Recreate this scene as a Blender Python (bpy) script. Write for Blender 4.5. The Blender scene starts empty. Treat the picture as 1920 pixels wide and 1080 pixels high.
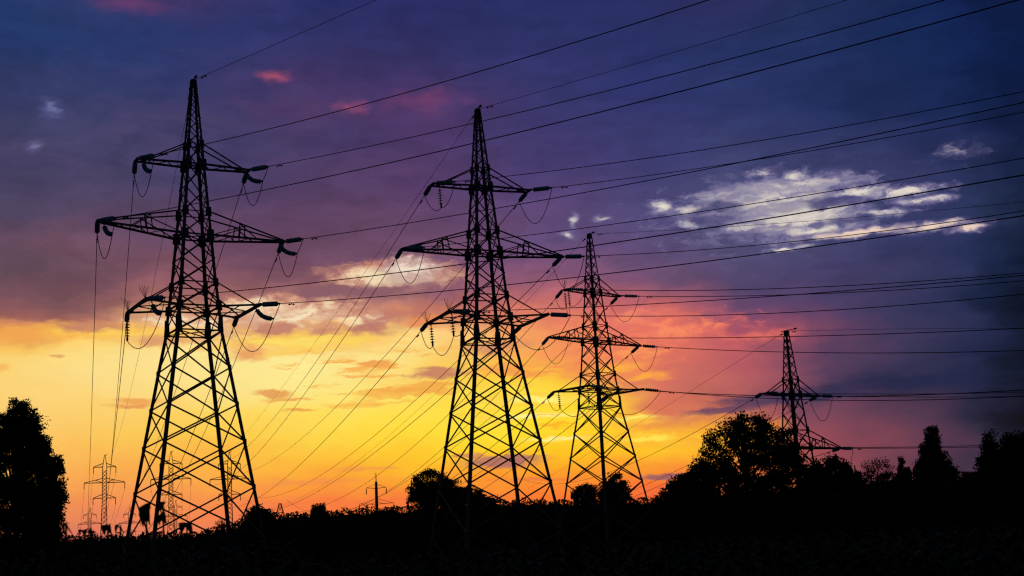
import bpy, math, random
import numpy as np
from mathutils import Vector, Matrix

random.seed(7)
RNG = np.random.default_rng(11)
C = bpy.context.scene.collection
R = math.radians

# ------------------------------------------------------------------ camera
F_PX, PITCH, ROLL, CAM_Z = 2541.5, 11.346, 2.755, 1.7
scene = bpy.context.scene
cam_data = bpy.data.cameras.new('camera')
cam = bpy.data.objects.new('camera', cam_data)
C.objects.link(cam)
cam_data.sensor_width = 36.0
cam_data.sensor_fit = 'HORIZONTAL'
cam_data.lens = F_PX / 1920.0 * 36.0
cam_data.clip_start = 0.1
cam_data.clip_end = 12000
cam_data.dof.use_dof = True
cam_data.dof.focus_distance = 125
cam_data.dof.aperture_fstop = 4.0
cam.matrix_world = (Matrix.Translation((0, 0, CAM_Z)) @ Matrix.Rotation(R(90 + PITCH), 4, 'X')
                    @ Matrix.Rotation(R(-ROLL), 4, 'Z'))
scene.camera = cam
scene.view_settings.view_transform = 'Standard'
scene.view_settings.look = 'None'
scene.view_settings.exposure = 0.0
scene.view_settings.gamma = 1.0
scene.cycles.max_bounces = 3
scene.cycles.diffuse_bounces = 1
scene.cycles.glossy_bounces = 1
scene.cycles.transmission_bounces = 2
scene.cycles.filter_width = 1.3
scene.cycles.use_adaptive_sampling = True
scene.cycles.adaptive_threshold = 0.02
scene.cycles.adaptive_min_samples = 12


def ray(x, y):
    """unit direction seen at a pixel of the photograph (used to read directions off the photo)"""
    th, ro = R(PITCH), R(ROLL)
    X, Y = x - 960, y - 540
    a = X * math.cos(ro) - Y * math.sin(ro)
    b = X * math.sin(ro) + Y * math.cos(ro)
    v = (a / F_PX, 1.0, -b / F_PX)
    d = Vector((v[0], v[1] * math.cos(th) - v[2] * math.sin(th), v[1] * math.sin(th) + v[2] * math.cos(th)))
    return d.normalized()


def azel(x, y):
    d = ray(x, y)
    return math.atan2(d.x, d.y), math.asin(d.z)


def pw(x, y, D):
    """the point D metres ahead in that direction"""
    d = ray(x, y)
    k = D / d.y
    return Vector((d.x * k, D, d.z * k + CAM_Z))


def lin(c):
    out = []
    for v in c:
        v = v / 255.0
        out.append(v / 12.92 if v <= 0.04045 else ((v + 0.055) / 1.055) ** 2.4)
    return (*out, 1.0)


# ------------------------------------------------------------------ world: dusk sky
SUN_AZ, SUN_EL = azel(930, 960)[0], R(2.0)
world = bpy.data.worlds.new('World')
scene.world = world
world.use_nodes = True
world.cycles.sampling_method = 'MANUAL'
world.cycles.sample_map_resolution = 256
nt = world.node_tree
nt.nodes.clear()
L = nt.links


def sock(node_input, v):
    if isinstance(v, bpy.types.NodeSocket):
        L.new(v, node_input)
    else:
        node_input.default_value = v


def math_(op, a, b=0.0, c=0.0, clamp=False):
    n = nt.nodes.new('ShaderNodeMath')
    n.operation = op
    n.use_clamp = clamp
    sock(n.inputs[0], a)
    sock(n.inputs[1], b)
    sock(n.inputs[2], c)
    return n.outputs[0]


def vmath(op, a, b=None):
    n = nt.nodes.new('ShaderNodeVectorMath')
    n.operation = op
    sock(n.inputs[0], a)
    if b is not None:
        sock(n.inputs[1], b)
    return n.outputs['Value'] if op == 'LENGTH' else n.outputs['Vector']


def smooth(v, lo, hi, o0=0.0, o1=1.0, kind='SMOOTHSTEP'):
    n = nt.nodes.new('ShaderNodeMapRange')
    n.interpolation_type = kind
    sock(n.inputs['Value'], v)
    n.inputs['From Min'].default_value = lo
    n.inputs['From Max'].default_value = hi
    n.inputs['To Min'].default_value = o0
    n.inputs['To Max'].default_value = o1
    return n.outputs[0]


def mixc(f, a, b, mode='MIX'):
    n = nt.nodes.new('ShaderNodeMix')
    n.data_type = 'RGBA'
    n.blend_type = mode
    sock(n.inputs['Factor'], f)
    sock(n.inputs['A'], a)
    sock(n.inputs['B'], b)
    return n.outputs['Result']


def noise(vec, scale, detail=6.0, rough=0.55, out='Fac', lac=2.0):
    n = nt.nodes.new('ShaderNodeTexNoise')
    sock(n.inputs['Vector'], vec)
    n.inputs['Scale'].default_value = scale
    n.inputs['Detail'].default_value = detail
    n.inputs['Roughness'].default_value = rough
    n.inputs['Lacunarity'].default_value = lac
    return n.outputs[out]


tc = nt.nodes.new('ShaderNodeTexCoord')
sx = nt.nodes.new('ShaderNodeSeparateXYZ')
L.new(tc.outputs['Generated'], sx.inputs[0])
az = math_('ARCTAN2', sx.outputs[0], sx.outputs[1])
el = math_('ARCSINE', sx.outputs[2])
cb = nt.nodes.new('ShaderNodeCombineXYZ')
L.new(az, cb.inputs[0])
L.new(el, cb.inputs[1])
AE = cb.outputs[0]

# domain warp
wv = vmath('MULTIPLY', AE, (14.0, 34.0, 1.0))
w1 = noise(wv, 1.0, 4.0, 0.5, 'Color')
warp = vmath('MULTIPLY', vmath('SUBTRACT', w1, (0.5, 0.5, 0.5)), (0.085, 0.030, 0.0))
AEW = vmath('ADD', AE, warp)
wv2 = vmath('MULTIPLY', AE, (70.0, 150.0, 1.0))
w2 = noise(wv2, 1.0, 4.0, 0.55, 'Color')
warp2 = vmath('MULTIPLY', vmath('SUBTRACT', w2, (0.5, 0.5, 0.5)), (0.016, 0.008, 0.0))
AEF = vmath('ADD', AE, warp2)          # lightly warped: for the placed clouds
AEW = vmath('ADD', AEW, warp2)
sw = nt.nodes.new('ShaderNodeSeparateXYZ')
L.new(AEW, sw.inputs[0])
azw, elw = sw.outputs[0], sw.outputs[1]

PUFF = noise(vmath('MULTIPLY', AEW, (26.0, 60.0, 1.0)), 1.0, 5.0, 0.62)
STREAK = noise(vmath('MULTIPLY', AEF, (13.0, 95.0, 1.0)), 1.0, 5.0, 0.6)
HAIR = noise(vmath('MULTIPLY', AEF, (22.0, 210.0, 1.0)), 1.0, 5.0, 0.62)
BILLOW = noise(vmath('MULTIPLY', AEF, (46.0, 88.0, 1.0)), 1.0, 5.0, 0.52)
FINE = noise(vmath('MULTIPLY', AEF, (75.0, 150.0, 1.0)), 1.0, 4.0, 0.62)

# cloud colours, plus lens vignette painted in at the right edge, by height above the horizon, read at a number of compass directions
COLS = {
    30: [(0, (36, 57, 106)), (100, (36, 56, 106)), (150, (47, 56, 100)), (220, (58, 61, 100)), (270, (73, 67, 102)), (300, (66, 61, 97)), (400, (79, 69, 98)),
         (450, (98, 72, 92)), (500, (98, 74, 90)), (560, (116, 78, 90)), (598, (150, 92, 88)), (618, (208, 136, 90)), (640, (250, 196, 92)), (670, (253, 214, 118)), (730, (253, 212, 122)),
         (800, (253, 200, 105)), (870, (250, 182, 92)), (950, (240, 150, 80)), (1010, (215, 125, 90))],
    180: [(0, (52, 56, 104)), (80, (40, 56, 108)), (200, (58, 62, 106)), (300, (66, 64, 102)), (400, (88, 70, 98)), (450, (112, 78, 98)), (520, (112, 76, 90)),
          (580, (140, 92, 92)), (608, (190, 122, 98)), (622, (252, 196, 80)), (650, (254, 222, 130)), (700, (254, 222, 138)), (760, (253, 208, 110)), (830, (252, 190, 88)), (890, (250, 168, 80)), (950, (243, 142, 86)), (1005, (222, 118, 98))],
    300: [(0, (66, 55, 104)), (50, (43, 55, 109)), (150, (48, 56, 106)), (250, (62, 62, 104)), (350, (72, 63, 101)), (450, (106, 74, 98)), (520, (136, 86, 98)),
          (570, (166, 106, 100)), (600, (226, 172, 120)), (625, (252, 216, 128)), (660, (254, 228, 150)), (720, (254, 224, 138)), (770, (253, 208, 98)), (820, (253, 200, 82)), (870, (253, 178, 74)), (940, (246, 146, 84)), (1005, (226, 122, 96))],
    570: [(0, (40, 48, 104)), (80, (47, 49, 101)), (150, (68, 54, 103)), (230, (60, 54, 101)), (330, (75, 60, 100)), (430, (95, 65, 96)), (500, (112, 75, 97)),
          (545, (142, 92, 98)), (580, (186, 130, 116)), (612, (226, 165, 110)), (640, (253, 222, 125)), (670, (254, 236, 150)), (730, (254, 234, 140)), (770, (254, 224, 100)), (810, (254, 212, 74)), (850, (253, 192, 60)), (900, (252, 160, 56)), (950, (248, 126, 68))],
    800: [(0, (40, 43, 98)), (100, (50, 47, 98)), (200, (80, 56, 105)), (260, (74, 54, 100)), (350, (86, 60, 104)), (450, (108, 74, 106)), (510, (122, 84, 108)),
          (560, (146, 94, 106)), (595, (220, 138, 98)), (625, (253, 214, 130)), (665, (253, 220, 125)), (700, (252, 205, 90)), (740, (255, 224, 84)), (800, (255, 222, 60)), (850, (254, 202, 46)), (880, (253, 180, 44)), (910, (250, 148, 50)), (945, (247, 116, 54))],
    920: [(0, (40, 45, 99)), (100, (46, 49, 101)), (200, (66, 54, 105)), (300, (73, 58, 105)), (400, (92, 68, 110)), (480, (112, 76, 112)), (540, (150, 92, 112)),
          (585, (214, 120, 98)), (620, (244, 160, 96)), (660, (250, 180, 92)), (710, (254, 206, 66)), (760, (255, 228, 74)), (810, (255, 226, 50)), (850, (254, 204, 38)), (885, (253, 168, 44)), (930, (250, 124, 54))],
    1030: [(0, (40, 47, 100)), (100, (46, 50, 104)), (200, (55, 54, 108)), (300, (68, 58, 111)), (400, (92, 70, 119)), (450, (99, 76, 121)), (520, (132, 84, 118)),
           (570, (196, 108, 108)), (620, (236, 134, 98)), (665, (248, 156, 84)), (700, (252, 186, 62)), (740, (254, 222, 62)), (790, (255, 224, 46)), (835, (254, 205, 34)), (870, (253, 168, 40)), (930, (250, 118, 50))],
    1130: [(0, (40, 47, 100)), (100, (45, 50, 104)), (200, (52, 54, 107)), (300, (64, 58, 111)), (400, (86, 71, 119)), (470, (98, 76, 119)), (530, (132, 84, 114)),
           (575, (200, 104, 106)), (620, (240, 132, 96)), (670, (240, 136, 90)), (720, (248, 168, 72)), (770, (254, 206, 50)), (830, (254, 204, 34)), (870, (252, 160, 42)), (910, (250, 120, 52)), (940, (248, 108, 56))],
    1230: [(0, (40, 47, 99)), (150, (43, 50, 105)), (300, (59, 59, 112)), (400, (77, 71, 119)), (480, (89, 74, 115)), (530, (112, 78, 110)), (575, (190, 98, 104)),
           (612, (238, 120, 95)), (660, (218, 112, 96)), (720, (218, 116, 94)), (765, (226, 120, 84)), (800, (252, 176, 58)), (835, (254, 196, 42)), (868, (252, 152, 52)), (910, (246, 106, 60))],
    1390: [(0, (42, 45, 93)), (100, (36, 49, 98)), (200, (45, 54, 106)), (280, (58, 63, 110)), (330, (68, 71, 115)), (450, (78, 76, 114)), (520, (83, 70, 110)),
           (565, (104, 70, 106)), (610, (168, 82, 102)), (650, (190, 92, 100)), (700, (172, 88, 98)), (745, (140, 78, 92)), (780, (170, 88, 86)), (800, (236, 140, 66)), (830, (250, 164, 54)), (880, (236, 120, 60))],
    1475: [(0, (39, 46, 93)), (100, (34, 48, 97)), (200, (41, 52, 103)), (300, (58, 62, 108)), (430, (74, 74, 112)), (520, (76, 66, 108)), (575, (92, 66, 104)),
           (620, (128, 72, 98)), (660, (144, 78, 98)), (705, (128, 74, 95)), (740, (92, 62, 88)), (775, (128, 72, 92)), (830, (160, 80, 86)), (880, (170, 84, 80))],
    1560: [(0, (36, 47, 92)), (100, (32, 47, 96)), (200, (37, 49, 99)), (300, (55, 61, 105)), (420, (70, 71, 110)), (500, (64, 61, 104)), (580, (76, 61, 100)),
           (640, (98, 63, 95)), (700, (84, 59, 92)), (735, (66, 54, 85)), (765, (116, 67, 90)), (850, (140, 70, 84)), (920, (140, 72, 80))],
    1690: [(0, (26, 40, 84)), (100, (22, 40, 85)), (200, (29, 43, 88)), (280, (47, 53, 96)), (400, (58, 61, 103)), (470, (50, 53, 96)), (540, (54, 54, 92)), (600, (57, 54, 91)),
           (660, (60, 54, 88)), (715, (40, 41, 75)), (765, (80, 55, 80)), (850, (95, 58, 80)), (920, (98, 58, 78))],
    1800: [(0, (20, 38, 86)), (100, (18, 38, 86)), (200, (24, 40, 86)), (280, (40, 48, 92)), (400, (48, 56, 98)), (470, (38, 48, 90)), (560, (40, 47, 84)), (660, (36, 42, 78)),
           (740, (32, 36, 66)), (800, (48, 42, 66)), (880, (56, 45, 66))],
    1870: [(0, (16, 32, 78)), (100, (13, 31, 76)), (200, (17, 33, 74)), (280, (30, 40, 78)), (400, (36, 47, 82)), (480, (22, 36, 70)), (600, (16, 28, 56)), (680, (12, 23, 48)),  # this column and the next: lens vignette painted in as darker sky
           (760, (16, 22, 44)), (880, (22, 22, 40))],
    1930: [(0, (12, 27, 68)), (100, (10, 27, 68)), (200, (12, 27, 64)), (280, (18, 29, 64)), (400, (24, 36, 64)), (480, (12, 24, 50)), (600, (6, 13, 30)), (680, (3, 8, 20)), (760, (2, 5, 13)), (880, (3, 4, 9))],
}
EL0, EL1 = R(-2.0), R(27.0)
nel = smooth(elw, EL0, EL1, kind='LINEAR')
col = None
prev = None
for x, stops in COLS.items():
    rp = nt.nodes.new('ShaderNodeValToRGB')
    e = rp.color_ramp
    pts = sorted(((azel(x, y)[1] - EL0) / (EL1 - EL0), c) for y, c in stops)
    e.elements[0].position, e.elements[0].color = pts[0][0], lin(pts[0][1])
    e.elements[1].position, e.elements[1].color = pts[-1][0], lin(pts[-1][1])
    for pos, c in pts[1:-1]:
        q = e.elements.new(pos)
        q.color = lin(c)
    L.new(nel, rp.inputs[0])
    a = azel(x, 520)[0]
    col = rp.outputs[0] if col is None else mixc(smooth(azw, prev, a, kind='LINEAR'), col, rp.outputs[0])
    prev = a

# soft mottling of the whole cloud deck
# (kept in colour all the way: no value-to-colour conversions, which would overflow the shader stack)
for tex, lo, hi in ((PUFF, 0.86, 1.14), (STREAK, 0.93, 1.07)):
    c_lo = mixc(1.0, col, (lo, lo, lo, 1.0), 'MULTIPLY')
    c_hi = mixc(1.0, col, (hi, hi, hi, 1.0), 'MULTIPLY')
    mot = mixc(smooth(tex, 0.3, 0.7, kind='LINEAR'), c_lo, c_hi)
    col = mixc(smooth(elw, R(8.2), R(11.0), 0.12, 1.0), col, mot)

NZ = {'p': PUFF, 's': STREAK, 'f': FINE, 'h': HAIR, 'b': BILLOW}


def cloud(px, py, rx, ry, rgb, amp=1.5, nz='p', soft=0.5, op=0.8, bias=0.15, wv=None):
    """one cloud (or gap) of the deck: a torn patch round a direction"""
    global col
    a, e = azel(px, py)
    v = vmath('SUBTRACT', AEF if wv is None else wv, (a, e, 0.0))
    v = vmath('MULTIPLY', v, (F_PX / rx, F_PX / ry, 0.0))
    d = vmath('LENGTH', v)
    s = math_('MULTIPLY_ADD', NZ[nz], amp, 1.0 - bias - 0.5 * amp)
    s = math_('SUBTRACT', s, d)
    m = smooth(s, 0.0, soft, 0.0, op)
    col = mixc(m, col, lin(rgb))


def glow(px, py, rx, ry, tones, amp=3.0, nz='b', bias=0.1, op=1.0):
    """a break in the deck whose brightness grows inwards through three tones"""
    global col
    a, e = azel(px, py)
    v = vmath('MULTIPLY', vmath('SUBTRACT', AEF, (a, e, 0.0)), (F_PX / rx, F_PX / ry, 0.0))
    d = vmath('LENGTH', v)
    s = math_('MULTIPLY_ADD', NZ[nz], amp, 1.0 - bias - 0.5 * amp)
    s = math_('MULTIPLY_ADD', FINE, 0.8, math_('SUBTRACT', s, math_('ADD', d, 0.4)))
    for (lo, hi), c, o in zip(((-0.3, 0.6), (0.2, 1.05), (0.6, 1.45)), tones, (0.65, 0.9, 1.0)):
        col = mixc(smooth(s, lo, hi, 0.0, o * op), col, lin(c))


# deck: large soft tones
cloud(1640, 170, 330, 80, (26, 38, 80), 1.2, 's', 1.2, 0.55)
cloud(250, 70, 260, 60, (36, 52, 102), 1.2, 's', 1.2, 0.5)
cloud(110, 235, 90, 60, (74, 74, 120), 1.4, 'b', 1.4, 0.6, 0.1)
cloud(240, 6, 130, 26, (118, 62, 108), 1.2, 's', 1.0, 0.6)
cloud(330, 235, 400, 150, (86, 68, 102), 2.4, 'p', 1.3, 0.5, 0.25)
cloud(300, 170, 260, 60, (44, 52, 100), 2.0, 'p', 1.2, 0.45, 0.2)
cloud(690, 320, 330, 60, (92, 66, 104), 2.2, 'p', 1.3, 0.45, 0.2)
cloud(560, 215, 190, 75, (94, 62, 101), 1.2, 'b', 1.6, 0.6, 0.0)
cloud(515, 143, 46, 16, (176, 82, 108), 0.7, 'f', 1.2, 0.85, 0.0)
cloud(658, 202, 50, 20, (160, 78, 110), 1.2, 'f', 1.3, 0.8, 0.0)
cloud(790, 190, 150, 34, (122, 64, 108), 1.8, 'b', 1.3, 0.75, 0.1)
# bright break in the deck on the right
W3 = [(104, 98, 144), (158, 150, 174), (232, 221, 206)]
P3 = [(100, 92, 136), (160, 146, 168), (236, 208, 190)]
cloud(1470, 390, 380, 110, (84, 82, 126), 2.6, 'b', 1.3, 0.5, 0.25)
cloud(1400, 420, 330, 80, (96, 88, 132), 2.6, 'f', 1.2, 0.45, 0.3)
glow(1420, 395, 150, 50, [(118, 112, 152), (134, 126, 162), (150, 142, 172)], 3.0, 'f', -0.1, 0.6)
glow(1388, 365, 62, 12, W3, 1.7, 'f', -0.95)
glow(1478, 351, 80, 12, W3, 1.7, 'f', -1.05)
glow(1462, 388, 80, 26, W3, 2.1, 'f', -1.0)
glow(1497, 412, 74, 20, W3, 2.0, 'f', -1.1)
glow(1525, 432, 60, 8, W3, 1.5, 'f', -0.7)
glow(1395, 428, 42, 9, W3, 2.4, 'f', -0.35)
glow(1240, 389, 24, 11, W3, 1.8, 'f', -0.55)
glow(1296, 392, 32, 7, W3, 1.6, 'f', -0.6)
glow(1290, 418, 20, 8, W3, 2.0, 'f', -0.35)
glow(1615, 360, 46, 10, W3, 2.0, 'f', -0.6)
glow(1695, 359, 60, 8, W3, 2.2, 'f', -0.5)
glow(1722, 375, 44, 6, W3, 1.8, 'f', -0.55)
glow(1640, 400, 60, 8, W3, 2.6, 'f', -0.25)
glow(1610, 437, 90, 6, P3, 1.8, 'f', -0.9)
glow(1752, 424, 48, 7, P3, 1.8, 'f', -0.85)
glow(1815, 428, 24, 6, P3, 1.6, 'f', -0.7)
glow(1500, 463, 26, 5, W3, 1.8, 'f', -0.55)
glow(1470, 467, 30, 5, W3, 1.8, 'f', -0.5)
glow(1434, 322, 26, 12, W3, 2.2, 'f', -0.2, 0.8)
glow(1490, 329, 24, 8, W3, 1.8, 'f', -0.45, 0.9)
glow(1800, 284, 52, 18, W3, 2.6, 'f', 0.1, 0.45)
glow(1078, 412, 10, 14, W3, 1.2, 'f', -0.35, 0.65)
glow(1130, 410, 16, 6, W3, 1.2, 'f', -0.3, 0.65)
glow(1070, 440, 20, 10, W3, 1.4, 'f', -0.15, 0.7)
glow(98, 206, 24, 17, [(80, 82, 130), (92, 96, 144), (120, 124, 166)], 1.6, 'f', -0.2, 0.8)
glow(66, 272, 14, 10, [(84, 80, 120), (96, 94, 138), (126, 124, 164)], 1.2, 'f', -0.3, 0.8)
# dark lumps of cloud in front of it
cloud(1345, 388, 52, 13, (66, 66, 112), 1.4, 'b', 0.7, 0.95, -0.1)
cloud(1340, 412, 60, 12, (74, 70, 116), 1.5, 'b', 0.7, 0.95, -0.05)
cloud(1385, 398, 40, 7, (104, 98, 140), 1.8, 'f', 0.8, 0.8, 0.1)
cloud(1478, 394, 34, 6, (168, 158, 168), 1.4, 'f', 0.7, 0.85, 0.0)
cloud(1412, 372, 30, 6, (150, 142, 164), 1.4, 'f', 0.7, 0.85, 0.0)
cloud(1500, 362, 50, 6, (130, 124, 156), 1.8, 'f', 0.7, 0.8, 0.1)
cloud(1465, 425, 30, 5, (140, 128, 156), 1.4, 'f', 0.7, 0.85, 0.0)
cloud(1531, 423, 20, 8, (88, 82, 130), 1.4, 'f', 0.7, 0.9, 0.0)
cloud(1560, 380, 62, 13, (64, 64, 112), 1.4, 'b', 0.7, 0.95, -0.1)
cloud(1600, 412, 90, 15, (64, 66, 112), 1.6, 'b', 0.8, 0.9, 0.1)
cloud(1410, 442, 60, 12, (84, 76, 120), 1.6, 'b', 0.8, 0.9, 0.05)
cloud(1560, 454, 130, 12, (60, 60, 106), 1.6, 'b', 0.9, 0.8, 0.1)
cloud(1450, 398, 270, 75, (122, 116, 150), 3.4, 'f', 1.2, 0.4, 0.0)
# cream hole over the middle left
C3 = [(206, 142, 120), (236, 196, 160), (250, 232, 190)]
cloud(705, 500, 50, 20, (246, 142, 92), 1.6, 'f', 0.9, 0.8, 0.15)
glow(738, 517, 84, 18, C3, 1.6, 'f', -0.75)
glow(770, 505, 50, 22, [(170, 120, 126), (214, 184, 174), (240, 222, 200)], 2.0, 'f', -0.48)
cloud(800, 535, 70, 14, (140, 94, 110), 1.8, 'b', 0.8, 0.7, 0.15)
# torn cream edge under the purple deck
glow(545, 590, 120, 28, C3, 2.6, 'f', -0.4)
glow(480, 575, 60, 16, C3, 2.0, 'f', -0.48)
glow(660, 600, 50, 18, C3, 2.4, 'f', -0.33)
glow(570, 640, 170, 26, [(250, 186, 90), (253, 206, 80), (254, 226, 110)], 3.0, 'h', -0.28, 0.8)
glow(340, 612, 110, 22, C3, 2.4, 'f', -0.38, 0.9)
glow(215, 622, 140, 12, [(250, 180, 80), (253, 196, 74), (254, 214, 100)], 1.8, 'h', -0.48, 0.8)
cloud(640, 545, 180, 15, (138, 92, 104), 1.5, 'b', 0.8, 0.95, -0.1)
cloud(560, 520, 80, 22, (122, 80, 98), 1.4, 'b', 1.0, 0.8, 0.0)
cloud(520, 616, 64, 18, (192, 122, 108), 1.8, 'b', 0.7, 0.85, 0.05)
cloud(610, 618, 50, 12, (196, 126, 110), 1.8, 'b', 0.7, 0.8, 0.1)
cloud(470, 662, 52, 22, (232, 152, 96), 1.6, 'b', 0.8, 0.85, 0.05)
cloud(700, 618, 70, 22, (180, 110, 106), 1.8, 'b', 0.8, 0.85, 0.1)
cloud(760, 590, 110, 34, (182, 108, 106), 1.8, 'b', 0.9, 0.75, 0.15)
cloud(790, 604, 70, 18, (238, 142, 88), 2.4, 'h', 0.8, 0.8, 0.2)
cloud(35, 628, 80, 24, (242, 166, 82), 1.6, 'b', 0.8, 0.95, -0.15)
cloud(170, 612, 90, 14, (198, 128, 104), 2.0, 'b', 0.7, 0.85, 0.0)
cloud(235, 640, 70, 16, (250, 200, 110), 2.2, 'b', 0.8, 0.8, 0.0)
cloud(20, 606, 70, 8, (205, 126, 100), 1.4, 'h', 0.8, 0.7, 0.1)
cloud(300, 640, 70, 18, (214, 142, 106), 1.8, 'b', 0.8, 0.75, 0.1)
cloud(112, 669, 15, 4, (222, 162, 96), 0.8, 'f', 0.8, 0.85, 0.0)
cloud(0, 690, 24, 10, (246, 180, 92), 1.0, 'f', 0.9, 0.8, 0.1)
# orange wisps across the bright band
cloud(690, 690, 330, 75, (247, 172, 74), 4.6, 'h', 0.7, 0.85, 0.75)
cloud(515, 738, 46, 11, (230, 158, 88), 1.3, 'h', 0.5, 0.92, 0.0)
cloud(540, 750, 60, 6, (240, 170, 86), 1.6, 'h', 0.5, 0.9, 0.1)
cloud(560, 770, 44, 6, (238, 164, 78), 1.3, 'h', 0.5, 0.9, 0.0)
cloud(265, 754, 72, 10, (238, 160, 84), 1.5, 'h', 0.7, 0.85, 0.0)
cloud(250, 762, 60, 6, (228, 146, 82), 1.5, 'h', 0.7, 0.8, 0.1)
cloud(700, 682, 42, 7, (240, 164, 84), 1.2, 'h', 0.6, 0.88, 0.0)
cloud(720, 740, 130, 20, (246, 176, 76), 2.6, 'h', 0.6, 0.85, 0.2)
cloud(800, 728, 100, 22, (244, 168, 76), 2.2, 'h', 0.7, 0.85, 0.1)
cloud(640, 760, 80, 9, (248, 186, 76), 2.2, 'h', 0.6, 0.8, 0.2)
cloud(815, 700, 72, 15, (196, 122, 100), 1.5, 'h', 0.6, 0.9, 0.0)
cloud(850, 650, 90, 18, (250, 190, 96), 2.8, 'h', 0.7, 0.8, 0.25)
cloud(930, 650, 90, 24, (196, 116, 104), 2.0, 'b', 0.9, 0.7, 0.2)
cloud(960, 690, 110, 30, (248, 150, 84), 2.6, 'h', 0.8, 0.7, 0.25)
cloud(1030, 665, 110, 18, (252, 150, 92), 2.4, 'h', 0.8, 0.6, 0.2)
glow(1010, 748, 120, 12, [(254, 196, 70), (255, 226, 86), (255, 246, 130)], 2.2, 'h', -0.37, 0.85)
glow(1010, 780, 90, 7, [(254, 214, 70), (255, 236, 100), (255, 250, 150)], 2.0, 'h', -0.42, 0.9)
glow(1050, 823, 70, 4, [(254, 214, 70), (255, 240, 120), (255, 250, 160)], 1.4, 'h', -0.42, 0.9)
glow(1190, 785, 80, 9, [(253, 180, 66), (254, 210, 66), (255, 236, 110)], 2.4, 'h', -0.37, 0.9)
glow(1220, 822, 130, 14, [(253, 180, 56), (254, 204, 50), (255, 232, 90)], 2.6, 'h', -0.27, 0.85)
cloud(990, 700, 130, 40, (246, 146, 78), 3.4, 'h', 0.7, 0.75, 0.5)
cloud(1050, 800, 200, 60, (250, 160, 44), 4.0, 'h', 0.7, 0.65, 0.75)
cloud(900, 770, 170, 60, (254, 196, 60), 4.0, 'h', 0.7, 0.6, 0.7)
cloud(940, 866, 100, 17, (170, 106, 104), 1.2, 'h', 0.6, 0.9, 0.0)
cloud(880, 854, 50, 6, (206, 130, 92), 1.4, 'h', 0.6, 0.8, 0.05)
cloud(1000, 900, 130, 8, (236, 116, 70), 2.0, 'h', 0.8, 0.7, 0.1)
cloud(1250, 893, 66, 8, (148, 92, 102), 1.2, 'h', 0.7, 0.9, 0.0)
# salmon cloud body behind the third pylon
cloud(1270, 770, 100, 40, (214, 112, 92), 1.6, 'b', 0.9, 0.75, 0.05)
cloud(1225, 700, 130, 34, (208, 108, 98), 2.2, 'b', 1.0, 0.6, 0.15)
glow(1190, 600, 70, 22, [(214, 106, 106), (240, 128, 104), (252, 148, 104)], 2.4, 'f', -0.32, 0.8)
glow(1260, 620, 110, 26, [(226, 108, 100), (246, 126, 96), (252, 146, 100)], 2.6, 'f', -0.32, 0.75)
glow(1180, 660, 90, 22, [(232, 118, 96), (248, 138, 90), (254, 160, 90)], 2.8, 'f', -0.22, 0.75)
glow(1150, 690, 80, 20, [(240, 134, 86), (252, 158, 74), (254, 182, 66)], 2.6, 'h', -0.27, 0.8)
glow(1205, 705, 50, 12, [(240, 134, 86), (252, 158, 74), (254, 176, 66)], 2.0, 'h', -0.27, 0.8)
glow(1400, 630, 90, 14, [(196, 92, 100), (214, 102, 98), (226, 112, 98)], 2.2, 'f', -0.27, 0.7)
cloud(1330, 590, 80, 24, (140, 80, 108), 1.8, 'b', 1.0, 0.55, 0.15)
cloud(600, 905, 260, 12, (242, 142, 78), 2.2, 'h', 0.8, 0.6, 0.15)
cloud(690, 880, 110, 5, (236, 140, 82), 1.6, 'h', 0.8, 0.65, 0.05)
# slate-blue bank low on the right
cloud(1350, 768, 90, 11, (106, 68, 96), 1.3, 'h', 0.7, 0.9, 0.0)
cloud(1440, 748, 130, 18, (70, 56, 90), 1.2, 'h', 0.7, 0.9, 0.0)
cloud(1400, 790, 70, 9, (112, 72, 96), 1.4, 'h', 0.8, 0.8, 0.05)
cloud(1570, 738, 120, 18, (50, 46, 82), 1.0, 'h', 0.8, 0.85, 0.0)
cloud(1700, 718, 220, 34, (30, 37, 72), 1.0, 'h', 0.9, 0.85, 0.0)
cloud(1820, 650, 190, 40, (24, 34, 66), 1.2, 'h', 1.2, 0.6, 0.05)
# away from the afterglow the sky is plain dim blue dusk
aw = math_('ABSOLUTE', az)
col = mixc(smooth(aw, 0.42, 0.85), col, (0.012, 0.015, 0.028, 1.0))
col = mixc(smooth(el, R(24), R(40)), col, (0.020, 0.026, 0.052, 1.0))
col = mixc(smooth(el, R(-1.0), R(-3.0)), col, (0.004, 0.003, 0.003, 1.0))

sky = nt.nodes.new('ShaderNodeTexSky')
sky.sky_type = 'NISHITA'
sky.sun_disc = False
sky.sun_elevation = SUN_EL
sky.sun_rotation = SUN_AZ
bg_sky = nt.nodes.new('ShaderNodeBackground')
L.new(sky.outputs[0], bg_sky.inputs[0])
bg_sky.inputs[1].default_value = 0.05
bg = nt.nodes.new('ShaderNodeBackground')
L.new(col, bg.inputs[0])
bg.inputs[1].default_value = 1.0
deck = nt.nodes.new('ShaderNodeMixShader')     # the cloud deck lets a little clear sky through
deck.inputs[0].default_value = 0.985
L.new(bg_sky.outputs[0], deck.inputs[1])
L.new(bg.outputs[0], deck.inputs[2])
out = nt.nodes.new('ShaderNodeOutputWorld')
L.new(deck.outputs[0], out.inputs[0])

sun_data = bpy.data.lights.new('sun', 'SUN')
sun_data.energy = 0.1
sun_data.angle = R(0.5)
sun_data.color = (1.0, 0.62, 0.32)
sun = bpy.data.objects.new('sun', sun_data)
C.objects.link(sun)
sd = Vector((math.sin(SUN_AZ) * math.cos(SUN_EL), math.cos(SUN_AZ) * math.cos(SUN_EL), math.sin(SUN_EL)))
sun.rotation_euler = sd.to_track_quat('Z', 'Y').to_euler()


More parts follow.
